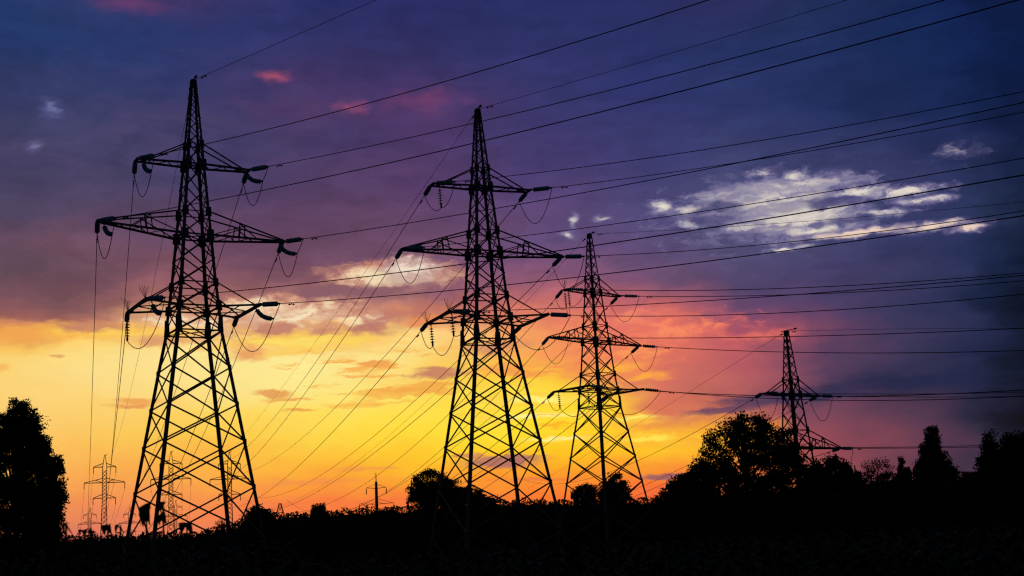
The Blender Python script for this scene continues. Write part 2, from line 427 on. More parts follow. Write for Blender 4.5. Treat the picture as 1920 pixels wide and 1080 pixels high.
# ------------------------------------------------------------------ materials
def mat(name, c0, c1, scale, rough=0.8, metal=0.0, spec=0.3, trans=0.0):
    m = bpy.data.materials.new(name)
    m.use_nodes = True
    n = m.node_tree.nodes
    b = n['Principled BSDF']
    t = n.new('ShaderNodeTexNoise')
    t.inputs['Scale'].default_value = scale
    t.inputs['Detail'].default_value = 6
    o = n.new('ShaderNodeTexCoord')
    r = n.new('ShaderNodeValToRGB')
    r.color_ramp.elements[0].position = 0.35
    r.color_ramp.elements[1].position = 0.68
    r.color_ramp.elements[0].color = (*c0, 1)
    r.color_ramp.elements[1].color = (*c1, 1)
    k = m.node_tree.links
    k.new(o.outputs['Object'], t.inputs['Vector'])
    k.new(t.outputs['Fac'], r.inputs[0])
    k.new(r.outputs[0], b.inputs['Base Color'])
    b.inputs['Roughness'].default_value = rough
    b.inputs['Metallic'].default_value = metal
    b.inputs['Specular IOR Level'].default_value = spec
    b.inputs['Transmission Weight'].default_value = trans
    return m


M_STEEL = mat('weathered_steel', (0.07, 0.07, 0.073), (0.12, 0.117, 0.112), 1.5, 0.7)
M_GLASS = mat('insulator_glass', (0.16, 0.46, 0.50), (0.24, 0.56, 0.60), 3.0, 0.35, 0, 0.35, 0.0)
M_WIRE = mat('aluminium_cable', (0.045, 0.045, 0.05), (0.08, 0.08, 0.08), 2.0, 0.7)
M_CONC = mat('concrete', (0.16, 0.155, 0.15), (0.26, 0.25, 0.24), 1.2, 0.9)
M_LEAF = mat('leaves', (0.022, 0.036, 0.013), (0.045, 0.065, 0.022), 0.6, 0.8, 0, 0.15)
M_LEAF2 = mat('pale_leaves', (0.045, 0.055, 0.025), (0.08, 0.085, 0.04), 0.6, 0.8, 0, 0.15)
M_BARK = mat('bark', (0.03, 0.022, 0.016), (0.06, 0.045, 0.033), 4.0, 0.9, 0, 0.1)
M_GROUND = mat('field_soil', (0.020, 0.024, 0.012), (0.042, 0.042, 0.022), 0.35, 0.95, 0, 0.05)
M_WEED = mat('weed_leaves', (0.018, 0.028, 0.010), (0.034, 0.048, 0.018), 2.5, 0.75, 0, 0.15)


# ------------------------------------------------------------------ mesh helpers
class MB:
    def __init__(self):
        self.v, self.f, self.m, self.cur = [], [], [], 0

    def bar(self, a, b, w, h=None, up=None):
        a, b = Vector(a), Vector(b)
        h = w if h is None else h
        d = b - a
        if d.length < 1e-6:
            return
        d.normalize()
        u = Vector(up) if up is not None else (Vector((0, 0, 1)) if abs(d.z) < 0.9 else Vector((1, 0, 0)))
        s = d.cross(u).normalized()
        t = s.cross(d).normalized()
        n = len(self.v)
        for p in (a, b):
            for i, j in ((-1, -1), (1, -1), (1, 1), (-1, 1)):
                self.v.append(p + s * (i * w / 2) + t * (j * h / 2))
        for q in ((0, 1, 2, 3), (7, 6, 5, 4), (0, 4, 5, 1), (1, 5, 6, 2), (2, 6, 7, 3), (3, 7, 4, 0)):
            self.f.append(tuple(n + k for k in q))
            self.m.append(self.cur)

    def angle(self, a, b, w, sx_, sy_, X, Y, t=0.025):
        """an L-profile corner member whose flanges point along -sx_*X and -sy_*Y"""
        a, b = Vector(a), Vector(b)
        o = X * (-sx_ * w / 2)
        self.bar(a + o, b + o, w, t, Y)
        o = Y * (-sy_ * w / 2)
        self.bar(a + o, b + o, w, t, X)

    def plate(self, c, X, Z, wb, wt, h, N, t=0.03):
        c = Vector(c)
        n = len(self.v)
        for s in (-1, 1):
            for (i, k, w) in ((-1, -1, wb), (1, -1, wb), (1, 1, wt), (-1, 1, wt)):
                self.v.append(c + X * (i * w / 2) + Z * (k * h / 2) + N * (s * t / 2))
        for q in ((3, 2, 1, 0), (4, 5, 6, 7), (0, 1, 5, 4), (1, 2, 6, 5), (2, 3, 7, 6), (3, 0, 4, 7)):
            self.f.append(tuple(n + k for k in q))
            self.m.append(self.cur)

    def tube(self, pts, r, sides=5, r1=None):
        pts = [Vector(p) for p in pts]
        n0 = len(self.v)
        N = len(pts)
        ref = Vector((0, 0, 1))
        for i, p in enumerate(pts):
            d = (pts[min(i + 1, N - 1)] - pts[max(i - 1, 0)]).normalized()
            u = ref if abs(d.dot(ref)) < 0.95 else Vector((1, 0, 0))
            s = d.cross(u).normalized()
            t = s.cross(d)
            rr = r if r1 is None else r + (r1 - r) * i / (N - 1)
            for k in range(sides):
                a = 2 * math.pi * k / sides
                self.v.append(p + s * (math.cos(a) * rr) + t * (math.sin(a) * rr))
        for i in range(N - 1):
            for k in range(sides):
                k2 = (k + 1) % sides
                b = n0 + i * sides
                self.f.append((b + k, b + k2, b + sides + k2, b + sides + k))
                self.m.append(self.cur)
        self.f.append(tuple(n0 + k for k in reversed(range(sides))))
        self.m.append(self.cur)
        self.f.append(tuple(n0 + (N - 1) * sides + k for k in range(sides)))
        self.m.append(self.cur)

    def lathe(self, c, d, prof, sides=9):
        d = Vector(d).normalized()
        u = Vector((0, 0, 1)) if abs(d.z) < 0.9 else Vector((1, 0, 0))
        s = d.cross(u).normalized()
        t = s.cross(d)
        c = Vector(c)
        n0 = len(self.v)
        for (r, x) in prof:
            for k in range(sides):
                a = 2 * math.pi * k / sides
                self.v.append(c + d * x + s * (math.cos(a) * r) + t * (math.sin(a) * r))
        for i in range(len(prof) - 1):
            for k in range(sides):
                k2 = (k + 1) % sides
                b = n0 + i * sides
                self.f.append((b + k, b + k2, b + sides + k2, b + sides + k))
                self.m.append(self.cur)
        self.f.append(tuple(n0 + k for k in reversed(range(sides))))
        self.m.append(self.cur)
        b = n0 + (len(prof) - 1) * sides
        self.f.append(tuple(b + k for k in range(sides)))
        self.m.append(self.cur)

    def build(self, name, mats, parent=None, origin=None):
        me = bpy.data.meshes.new(name)
        o0 = Vector(origin) if origin is not None else Vector((0, 0, 0))
        me.from_pydata([v - o0 for v in self.v], [], self.f)
        for m in (mats if isinstance(mats, (list, tuple)) else [mats]):
            me.materials.append(m)
        if isinstance(mats, (list, tuple)):
            me.polygons.foreach_set('material_index', self.m)
        me.update()
        o = bpy.data.objects.new(name, me)
        C.objects.link(o)
        if parent is not None:
            o.parent = parent
            o.location = o0
        else:
            o.location = o0
        return o


def tag(o, label=None, cat=None, group=None, kind=None):
    for k, v in (('label', label), ('category', cat), ('group', group), ('kind', kind)):
        if v:
            o[k] = v
    return o


def empty(name, loc, rz=0.0):
    o = bpy.data.objects.new(name, None)
    o.empty_display_size = 0.5
    o.location = loc
    o.rotation_euler = (0, 0, rz)
    C.objects.link(o)
    return o


def quads_object(name, P, material, parent=None, origin=(0, 0, 0)):
    """P: (n,4,3) array of leaf quads, one mesh"""
    n = len(P)
    me = bpy.data.meshes.new(name)
    V = (P.reshape(-1, 3) - np.array(origin)).astype(np.float32)
    me.vertices.add(n * 4)
    me.vertices.foreach_set('co', V.ravel())
    me.loops.add(n * 4)
    me.loops.foreach_set('vertex_index', np.arange(n * 4, dtype=np.int32))
    me.polygons.add(n)
    me.polygons.foreach_set('loop_start', np.arange(0, n * 4, 4, dtype=np.int32))
    me.polygons.foreach_set('loop_total', np.full(n, 4, dtype=np.int32))
    me.materials.append(material)
    me.update(calc_edges=True)
    o = bpy.data.objects.new(name, me)
    C.objects.link(o)
    o.location = origin
    if parent is not None:
        o.parent = parent
    return o


def leaf_quads(pos, size, aspect=0.55):
    """randomly turned pointed leaves at the given positions"""
    n = len(pos)
    a = RNG.normal(size=(n, 3))
    a /= np.linalg.norm(a, axis=1, keepdims=True)
    b = RNG.normal(size=(n, 3))
    b -= (b * a).sum(1, keepdims=True) * a
    b /= np.linalg.norm(b, axis=1, keepdims=True)
    s = (size * RNG.uniform(0.55, 1.35, size=(n, 1)))
    a = a * s
    b = b * s * aspect
    return np.stack([pos - a, pos - b * 0.9 - a * 0.1, pos + a, pos + b * 0.9 - a * 0.1], axis=1)


# ------------------------------------------------------------------ setting: ground
g = MB()
GS = 6000.0
gx = [-GS, -1500, -500, -200, -80, -30, 0, 30, 80, 200, 500, 1500, GS]
gy = [-GS, -1000, -200, -50, 0, 20, 40, 80, 140, 220, 320, 600, 1500, GS]
for y in gy:
    for x in gx:
        near = abs(x) < 300 and -60 < y < 340
        g.v.append(Vector((x, y, random.uniform(-0.12, 0.0) if near else 0.0)))
nx = len(gx)
for j in range(len(gy) - 1):
    for i in range(nx - 1):
        a = j * nx + i
        g.f.append((a, a + 1, a + 1 + nx, a + nx))
        g.m.append(0)
tag(g.build('ground', M_GROUND), kind='structure')

# ------------------------------------------------------------------ pylons
# heights of the steelwork above the middle crossarm, and half widths there
ZT, ZUT, ZU, ZMT, ZM, ZLT, ZL, ZW = 14.44, 8.4, 6.5, 2.1, 0.0, -4.29, -6.40, -8.58
HW = {ZT: 0.22, ZUT: 0.666, ZU: 0.797, ZMT: 1.128, ZM: 1.286, ZLT: 1.598, ZL: 1.812, ZW: 1.98}
NODES = [(ZW, 1.98), (-11.83, 2.50), (-15.03, 2.98), (-18.24, 3.46), (-22.07, 4.03), (-26.4, 4.67), (-33.0, 5.65)]
LU, WU, LM, WM, LL, WL = 5.02, 0.40, 8.22, 0.15, 4.90, 3.20

TOWERS = [
    # x, y, middle-arm height above the camera, heading of the right arms, label, short name for wires
    (-27.68, 115.38, 29.08, 29.5, 'tallest dark steel lattice pylon, leftmost of the four large ones, against yellow glow', 'leftmost large pylon'),
    (-2.54, 126.62, 28.91, 23.2, 'tall dark steel lattice pylon in the middle, second from left of the large ones', 'second large pylon'),
    (10.59, 174.99, 27.42, 41.1, 'smaller dark lattice pylon just right of the middle one, with bushes at its feet', 'third large pylon'),
    (33.81, 166.67, 11.84, 37.5, 'low dark lattice pylon rising behind the big tree on the right', 'pylon behind the right tree'),
]

# spans: (side, tower, attachment, far end, sag) - F towards the viewer's right, B back to the horizon
SPANS = [
    ('F', 0, 'e0', (164.0, -70.9, 44.8), 2.58), ('F', 0, 'uL', (154.0, -74.9, 45.4), 11.59), ('F', 0, 'uR', (164.0, -67.0, 41.1), 9.74),
    ('F', 0, 'mL', (157.1, -77.4, 32.8), 9.08), ('F', 0, 'mR', (167.8, -64.4, 32.6), 8.19), ('F', 0, 'lL', (160.3, -74.8, 23.4), 8.29), ('F', 0, 'lR', (164.5, -67.1, 28.1), 9.82),
    ('F', 1, 'e0', (76.8, 51.2, 41.2), 0.80), ('F', 1, 'uL', (79.4, 46.6, 30.1), 2.92), ('F', 1, 'uR', (76.1, 55.9, 29.9), 2.05),
    ('F', 1, 'mL', (80.6, 43.6, 24.8), 2.12), ('F', 1, 'mR', (74.5, 58.9, 25.1), 3.07), ('F', 1, 'lL', (80.0, 46.7, 15.9), 1.99), ('F', 1, 'lR', (75.7, 55.8, 18.8), 3.43),
    ('F', 2, 'e0', (69.0, 127.1, 34.5), 0.72), ('F', 2, 'uL', (72.1, 123.3, 27.2), 1.68), ('F', 2, 'uR', (65.5, 131.0, 27.0), 1.05),
    ('F', 2, 'mL', (74.3, 120.8, 20.4), 0.97), ('F', 2, 'mR', (63.5, 133.4, 19.6), 0.90), ('F', 2, 'lL', (71.6, 123.4, 15.9), 2.10), ('F', 2, 'lR', (65.7, 130.9, 15.4), 1.60),
    ('F', 3, 'e0', (138.0, 284.3, 42.6), -0.5), ('F', 3, 'uL', (133.0, 283.1, 31.4), 0.8), ('F', 3, 'uR', (139.8, 285.4, 30.6), 0.8),
    ('F', 3, 'mL', (129.9, 282.4, 21.0), 0.9), ('F', 3, 'mR', (146.3, 286.1, 21.2), 0.91), ('F', 3, 'lL', (133.1, 283.2, 11.5), 1.0), ('F', 3, 'lR', (142.6, 285.4, 11.0), 1.0),
    ('B', 0, 'e0', (-160.3, 525.0, 46.2), 8.87), ('B', 0, 'uL', (-156.1, 510.0, 25.0), 8.13), ('B', 0, 'uR', (-149.1, 512.5, 25.7), 4.57),
    ('B', 0, 'mL', (-161.9, 509.2, 19.6), 7.21), ('B', 0, 'mR', (-145.1, 513.3, 19.3), 8.44), ('B', 0, 'lL', (-157.9, 510.0, 12.0), 4.69), ('B', 0, 'lR', (-148.7, 512.5, 12.7), 6.88),
    ('B', 1, 'e0', (-113.5, 524.8, 46.2), 2.0), ('B', 1, 'uL', (-117.3, 523.6, 42.8), 6.22), ('B', 1, 'uR', (-106.8, 526.4, 39.8), 5.50),
    ('B', 1, 'mL', (-120.0, 522.9, 35.3), 6.11), ('B', 1, 'mR', (-104.9, 527.2, 30.5), 7.58), ('B', 1, 'lL', (-116.9, 523.7, 28.1), 6.93), ('B', 1, 'lR', (-107.7, 526.3, 26.0), 7.05),
    ('B', 2, 'e0', (-93.5, 500.0, 24.0), 7.0), ('B', 2, 'uL', (-101.7, 498.3, 28.8), 14.88), ('B', 2, 'uR', (-81.9, 501.8, 21.6), 9.20),
    ('B', 2, 'mL', (-85.8, 497.2, 27.4), 12.33), ('B', 2, 'mR', (-84.3, 502.8, 20.7), 12.0), ('B', 2, 'lL', (-96.6, 498.3, 17.3), 12.0), ('B', 2, 'lR', (-87.4, 501.7, 17.3), 12.0),
    ('B', 3, 'e0', (2.2, 520.0, 28.0), 0.5), ('B', 3, 'uL', (1.1, 518.9, 31.4), 5.25), ('B', 3, 'uR', (9.9, 521.0, 18.2), 3.0),
    ('B', 3, 'mL', (3.0, 518.3, 10.0), 0.5), ('B', 3, 'mR', (12.0, 521.7, 10.0), 0.5), ('B', 3, 'lL', (0.2, 519.0, 5.3), 1.5), ('B', 3, 'lR', (9.8, 521.0, 5.3), 1.5),
]
SPAN = {(s, t, k): (Vector(b), sag) for s, t, k, b, sag in SPANS}
STRING = 2.95


def attach_local(key, side, tipdz=(0, 0)):
    s = {'L': -1, 'R': 1}.get(key[1], 0)
    w = -1 if side == 'F' else 1
    if key[0] == 'e':
        return Vector((0, w * 0.2, ZT))
    if key[0] == 'u':
        return Vector((s * LU, w * WU, ZU))
    if key[0] == 'm':
        return Vector((s * LM, w * WM, ZM + (tipdz[0] if s < 0 else tipdz[1])))
    return Vector((s * LL, w * WL, ZL))


def span_points(a, b, sag, n, u0=0.0):
    out_ = []
    for i in range(n + 1):
        u = u0 + (1 - u0) * (i / n)
        p = a + (b - a) * u
        p.z -= 4 * sag * u * (1 - u)
        out_.append(p)
    return out_


DISC = [(0.045, -0.07), (0.075, -0.055), (0.09, -0.02), (0.215, 0.03), (0.225, 0.05), (0.15, 0.055), (0.05, 0.06)]


def string_mesh(pts, spacing=0.155, scale=1.0):
    """a string of disc insulators along a polyline, with end fittings"""
    mb = MB()
    mb.cur = 1
    seg = [(pts[i + 1] - pts[i]).length for i in range(len(pts) - 1)]
    T = sum(seg)

    def at(s):
        for i, q in enumerate(seg):
            if s <= q or i == len(seg) - 1:
                return pts[i] + (pts[i + 1] - pts[i]) * (s / q), (pts[i + 1] - pts[i]).normalized()
            s -= q
    N = max(3, int(T / 0.3))
    mb.tube([at(T * i / N)[0] for i in range(N + 1)], 0.04, 5)
    p, d = at(T - 0.2)
    mb.bar(p - d * 0.16, p + d * 0.2, 0.09, 0.16)
    p, d = at(0.12)
    mb.bar(p - d * 0.12, p + d * 0.12, 0.07, 0.12)
    mb.cur = 0
    s = 0.52
    while s < T - 0.42:
        p, d = at(s)
        mb.lathe(p, d, [(r * scale, x) for r, x in DISC], 9)
        s += spacing
    return mb


def pylon(ti):
    X0, Y0, Zm, yaw, label, short = TOWERS[ti]
    zm = Zm + CAM_Z                      # height of the middle arm above the ground
    root = empty('lattice_pylon', (X0, Y0, 0), R(yaw))
    tag(root, label, 'pylon', 'large lattice pylons')
    inv = Matrix.Rotation(-R(yaw), 3, 'Z')
    tipdz = (0.75, 0.15) if ti == 0 else (0, 0)

    def P(x, y, z):
        return Vector((x, y, z + zm))
    XX, YY, ZZ = Vector((1, 0, 0)), Vector((0, 1, 0)), Vector((0, 0, 1))
    base = -zm
    nodes = [n for n in NODES if n[0] > base + 0.8]
    k = len(nodes)
    z0, h0 = NODES[k - 1]
    z1, h1 = NODES[k] if k < len(NODES) else (NODES[-1][0] - 5, NODES[-1][1] + 0.7)
    hb = h0 + (h1 - h0) * (z0 - base) / (z0 - z1)
    nodes.append((base - 0.3, hb))
    corners = [(-1, -1), (1, -1), (1, 1), (-1, 1)]
    # legs
    for sx_, sy_ in corners:
        mb = MB()
        for (za, ha), (zb, hb_) in zip(nodes[:-1], nodes[1:]):
            mb.angle(P(sx_ * ha, sy_ * ha, za), P(sx_ * hb_, sy_ * hb_, zb), 0.27, sx_, sy_, XX, YY, 0.04)
        # splice plates above the bend of the leg
        hm_ = (HW[ZL] + HW[ZW]) / 2
        zc = ZW + 0.62
        mb.plate(P(sx_ * (hm_ - 0.12), sy_ * (hm_ + 0.09), zc), XX, ZZ, 0.56, 0.30, 1.45, YY)
        mb.plate(P(sx_ * (hm_ + 0.09), sy_ * (hm_ - 0.12), zc), YY, ZZ, 0.56, 0.30, 1.45, XX)
        for (zn, hn) in nodes[1:-1]:
            mb.plate(P(sx_ * (hn - 0.10), sy_ * (hn + 0.022), zn), XX, ZZ, 0.30, 0.30, 0.42, YY)
            mb.plate(P(sx_ * (hn + 0.022), sy_ * (hn - 0.10), zn), YY, ZZ, 0.30, 0.30, 0.42, XX)
        leg = mb.build('leg', M_STEEL, root)
        mb = MB()
        mb.lathe(P(sx_ * (hb + 0.0), sy_ * hb, base - 0.4), ZZ, [(0.55, 0), (0.55, 0.45), (0.38, 0.75)], 8)
        mb.build('footing', M_CONC, leg)

    def xpanel(mb, za, ha, zb, hb_, w, single=False):
        for q in range(4):
            (ax, ay), (bx_, by_) = corners[q], corners[(q + 1) % 4]
            nrm = Vector(((ax + bx_) / 2, (ay + by_) / 2, 0)).normalized()
            o = nrm * 0.03
            if not single or q % 2 == 0:
                mb.bar(P(ax * ha, ay * ha, za) + o, P(bx_ * hb_, by_ * hb_, zb) + o, w, w * 0.5, nrm)
            if not single or q % 2 == 1:
                mb.bar(P(bx_ * ha, by_ * ha, za) - o, P(ax * hb_, ay * hb_, zb) - o, w, w * 0.5, nrm)

    def ring(mb, z, h, w, cross=True):
        for q in range(4):
            (ax, ay), (bx_, by_) = corners[q], corners[(q + 1) % 4]
            mb.bar(P(ax * h, ay * h, z), P(bx_ * h, by_ * h, z), w, w)
        if cross:
            mb.bar(P(-h, -h, z - 0.05), P(h, h, z - 0.05), w * 0.8, w * 0.6)
            mb.bar(P(h, -h, z + 0.05), P(-h, h, z + 0.05), w * 0.8, w * 0.6)

    def gussets(mb, z, h, w, hh):
        for sx_, sy_ in corners:
            mb.plate(P(sx_ * (h - w * 0.22), sy_ * (h + 0.035), z), XX, ZZ, w, w * 0.85, hh, YY)
            mb.plate(P(sx_ * (h + 0.035), sy_ * (h - w * 0.22), z), YY, ZZ, w, w * 0.85, hh, XX)

    # bracing between the legs
    mb = MB()
    for (za, ha), (zb, hb_) in zip(nodes[:-1], nodes[1:]):
        xpanel(mb, za, ha, zb, hb_, 0.135)
    mb.build('leg_bracing', M_STEEL, root)
    # body: waist up to the tie of the top crossarm
    mb = MB()
    lv = [ZW, ZL, ZLT, ZM, ZMT, ZU, ZUT]
    for a, b in zip(lv[:-1], lv[1:]):
        for sx_, sy_ in corners:
            mb.angle(P(sx_ * HW[a], sy_ * HW[a], a), P(sx_ * HW[b], sy_ * HW[b], b), 0.25 if b <= ZM else 0.22, sx_, sy_, XX, YY, 0.035)
        n = 2 if b - a > 4 else 1
        for i in range(n):
            za, zb = a + (b - a) * i / n, a + (b - a) * (i + 1) / n
            ha = HW[a] + (HW[b] - HW[a]) * i / n
            hb_ = HW[a] + (HW[b] - HW[a]) * (i + 1) / n
            xpanel(mb, za, ha, zb, hb_, 0.115 if b <= ZM else 0.10)
    for z, w in ((ZW, 0.12), (ZL, 0.13), (ZLT, 0.10), (ZM, 0.13), (ZMT, 0.08), (ZU, 0.12), (ZUT, 0.08)):
        ring(mb, z, HW[z], w, z in (ZW, ZL, ZM, ZU))
    gussets(mb, ZL, HW[ZL], 0.62, 0.8)
    gussets(mb, ZLT, HW[ZLT], 0.52, 0.75)
    gussets(mb, ZM, HW[ZM], 0.72, 0.95)
    gussets(mb, ZMT, HW[ZMT], 0.55, 0.85)
    gussets(mb, ZU, HW[ZU], 0.62, 0.95)
    gussets(mb, ZUT, HW[ZUT], 0.42, 0.7)
    mb.build('lattice_body', M_STEEL, root)
    # earth wire peak
    mb = MB()
    for sx_, sy_ in corners:
        mb.angle(P(sx_ * HW[ZUT], sy_ * HW[ZUT], ZUT), P(sx_ * HW[ZT], sy_ * HW[ZT], ZT), 0.16, sx_, sy_, XX, YY, 0.03)
    zc, hc = ZUT, HW[ZUT]
    zs = [ZUT]
    while zs[-1] < ZT - 0.5:
        f = (zs[-1] - ZUT) / (ZT - ZUT)
        zs.append(min(ZT, zs[-1] + (1.25 - 0.55 * f)))
    for a, b in zip(zs[:-1], zs[1:]):
        ha = HW[ZUT] + (HW[ZT] - HW[ZUT]) * (a - ZUT) / (ZT - ZUT)
        hb_ = HW[ZUT] + (HW[ZT] - HW[ZUT]) * (b - ZUT) / (ZT - ZUT)
        xpanel(mb, a, ha, b, hb_, 0.075)
    mb.bar(P(0, 0, ZT - 0.55), P(0, 0, ZT + 0.06), 0.46, 0.46)
    e_ = 1.4 if ti == 3 else 0.7
    mb.bar(P(0, -e_, ZT + 0.10), P(0, e_ * 0.6, ZT + 0.10), 0.10, 0.08)
    mb.bar(P(0, -e_ - 0.25, ZT + 0.10), P(0, -e_ + 0.1, ZT + 0.10), 0.14, 0.2)
    mb.build('earth_wire_peak', M_STEEL, root)

    # crossarms
    def arm(level, s):
        mb = MB()
        if level == 'u':
            h, ht = HW[ZU], HW[ZUT]
            for w in (-1, 1):
                mb.bar(P(s * h, w * h, ZU), P(s * (LU + 0.1), w * WU, ZU), 0.15, 0.17)
                mb.bar(P(s * ht, w * ht, ZUT), P(s * LU * 0.86, w * (WU + 0.04), ZU + 0.06), 0.10, 0.10)
            n = 5
            for i in range(n):
                a, b = i / n, (i + 1) / n
                f = 1 if i % 2 else -1
                wa, wb = h + (WU - h) * a, h + (WU - h) * b
                mb.bar(P(s * (h + (LU - h) * a), f * wa, ZU - 0.05), P(s * (h + (LU - h) * b), -f * wb, ZU - 0.05), 0.07, 0.05)
            mb.bar(P(s * LU, -WU - 0.25, ZU), P(s * LU, WU + 0.25, ZU), 0.22, 0.16)
            mb.bar(P(s * LU * 0.86, -WU - 0.1, ZU + 0.01), P(s * LU * 0.86, WU + 0.1, ZU + 0.01), 0.12, 0.1)
        elif level == 'm':
            h, ht = HW[ZM], HW[ZMT]
            dz = tipdz[0] if s < 0 else tipdz[1]
            tip = lambda w: P(s * LM, w * WM, ZM + dz)
            for w in (-1, 1):
                A, T_, E = P(s * h, w * h, ZM), P(s * ht, w * ht, ZMT), tip(w)
                mb.bar(A, E, 0.17, 0.17)
                mb.bar(T_, E + Vector((0, 0, 0.12)), 0.11, 0.11)
                up = lambda f: T_ + (E - T_) * f
                lo = lambda f: A + (E - A) * f
                mb.bar(A, up(0.47), 0.08, 0.08)
                mb.bar(lo(0.44), up(0.47), 0.08, 0.08)
                mb.bar(up(0.40), lo(0.62), 0.08, 0.08)
                mb.bar(lo(0.36), up(0.40), 0.08, 0.08)
            n = 8
            A0, A1 = P(s * h, -h, ZM), P(s * h, h, ZM)
            for i in range(n):
                a, b = i / n, (i + 1) / n
                f = i % 2
                p0 = (A0, A1)[f] + (tip((-1, 1)[f]) - (A0, A1)[f]) * a
                p1 = (A1, A0)[f] + (tip((1, -1)[f]) - (A1, A0)[f]) * b
                mb.bar(p0 - ZZ * 0.05, p1 - ZZ * 0.05, 0.07, 0.05)
            mb.bar(tip(0) - XX * s * 0.9, tip(0) + XX * s * 0.15, 0.5, 0.2)
            mb.bar(tip(-1.9), tip(1.9), 0.2, 0.24)
        else:
            h, ht = HW[ZL], HW[ZLT]
            for w in (-1, 1):
                A, E = P(s * h, w * h, ZL), P(s * LL, w * WL, ZL)
                mb.bar(A, E, 0.16, 0.16)
                mb.bar(P(s * ht, w * ht, ZLT), P(s * (LL - 0.1), w * (WL - 0.75), ZL + 0.08), 0.10, 0.10)
                mb.bar(P(s * h, w * h, ZL - 0.03), P(s * LL, 0, ZL - 0.03), 0.09, 0.08)
                mb.plate(E + Vector((-s * 0.12, -w * 0.25, 0.0)), XX, YY, 0.5, 0.5, 0.9, ZZ, 0.14)
            mb.bar(P(s * LL, -WL - 0.2, ZL), P(s * LL, WL + 0.2, ZL), 0.2, 0.26)
            mb.bar(P(s * (h + 1.5), -2.35, ZL - 0.04), P(s * (h + 1.5), 2.35, ZL - 0.04), 0.08, 0.07)
        mb.build('crossarm', M_STEEL, root)

    for level in 'uml':
        for s in (-1, 1):
            arm(level, s)

    # insulator strings, in the direction the wires pull, and the jumper loops below them
    def end_of(side, key):
        a_l = attach_local(key, side, tipdz)
        a = Vector((X0, Y0, zm)) + inv.inverted() @ a_l
        b, sag = SPAN[(side, ti, key)]
        t = b - a
        t.z -= 4 * sag
        t.normalize()
        if ti == 0 and side == 'B':
            pass
        return a_l + Vector((0, 0, zm)), (inv @ t)

    for key in ('uL', 'uR', 'mL', 'mR', 'lL', 'lR'):
        s = -1 if key[1] == 'L' else 1
        ends = {}
        for side in 'FB':
            a, d = end_of(side, key)
            e = a + d * STRING
            ends[side] = (a, d, e)
            sp = 0.155
            if ti >= 2 and side == 'F':
                sp = 0.30
            string_mesh([a, e], sp).build('insulator_string', [M_GLASS, M_STEEL], root)
        ef, eb = ends['F'][2], ends['B'][2]
        # hanging strings that hold the jumper clear of the steel
        sup = []
        if ti == 0:
            a = ends['F'][0] - XX * s * 0.45 - ZZ * 0.12
            o = a + (ef - a) * 0.75 - ZZ * 1.25
            mid = a + (ef - a) * 0.2 - ZZ * 1.25
            pts = []
            for i in range(9):
                u = i / 8
                pts.append(a * (1 - u) ** 2 + mid * 2 * u * (1 - u) + o * u * u)
            string_mesh(pts, 0.21, 0.95).build('support_string', [M_GLASS, M_STEEL], root)
            jp = [ef, o, eb]
            drops = [0.05, 2.2 if key[0] != 'l' else 2.6]
            if key == 'lL':      # a second string hangs straight down at the outer end
                a = ends['B'][0]
                o2 = a - ZZ * 2.5
                string_mesh([a, o2], 0.25).build('support_string', [M_GLASS, M_STEEL], root)
                jp = [ef, o, o2, eb]
                drops = [0.05, 1.6, 0.3]
        else:
            want = {(1, 'uL'): [0.0], (1, 'lL'): [-0.9, 0.9], (2, 'uL'): [-0.8, 0.9], (2, 'lL'): [-0.85, 0.85]}.get((ti, key), [])
            for f in want:
                hw = WU if key[0] == 'u' else WL
                inb = 0.75 if key == 'uL' and ti == 1 else 0.3
                a = Vector((s * ((LU if key[0] == 'u' else LL) - inb), f * hw, zm + (ZU if key[0] == 'u' else ZL)))
                o = a - ZZ * 2.2 + Vector((0.12, 0, 0))
                string_mesh([a, o], 0.25).build('support_string', [M_GLASS, M_STEEL], root)
                sup.append(o)
            jp = [ef] + sup + [eb]
            if not sup:
                drops = [2.9 if key[0] != 'l' else 2.4]
            else:
                drops = [0.7] + [1.3] * (len(sup) - 1) + [0.8]
        mb = MB()
        path = []
        for (p, q), dr in zip(zip(jp[:-1], jp[1:]), drops):
            n = 14
            for i in range(n + (q is jp[-1])):
                u = i / n
                v = p + (q - p) * u
                v.z -= 4 * dr * u * (1 - u)
                path.append(v)
        mb.tube(path, 0.034, 5)
        mb.build('jumper_loop', M_WIRE, root)

    # bird spikes on the left arms
    spots = {0: [(-LL, -WL + 0.3, ZL), (-LL, WL - 0.1, ZL)], 1: [(-LL, -WL + 0.3, ZL), (-LL, WL - 0.1, ZL)], 2: [(-LU, 0, ZU)]}.get(ti, [])
    for c in spots:
        mb = MB()
        rnd = random.Random(ti * 7 + int(c[1] * 10))
        for i in range(11):
            a = rnd.uniform(0, 6.28)
            t = rnd.uniform(0.15, 0.75)
            mb.bar(P(*c) + ZZ * 0.1, P(*c) + Vector((math.cos(a) * t * 0.9, math.sin(a) * t * 0.9, 1.15)) * rnd.uniform(0.8, 1.15), 0.018, 0.018)
        mb.build('bird_spikes', M_STEEL, root)
    return root


for ti in range(4):
    pylon(ti)

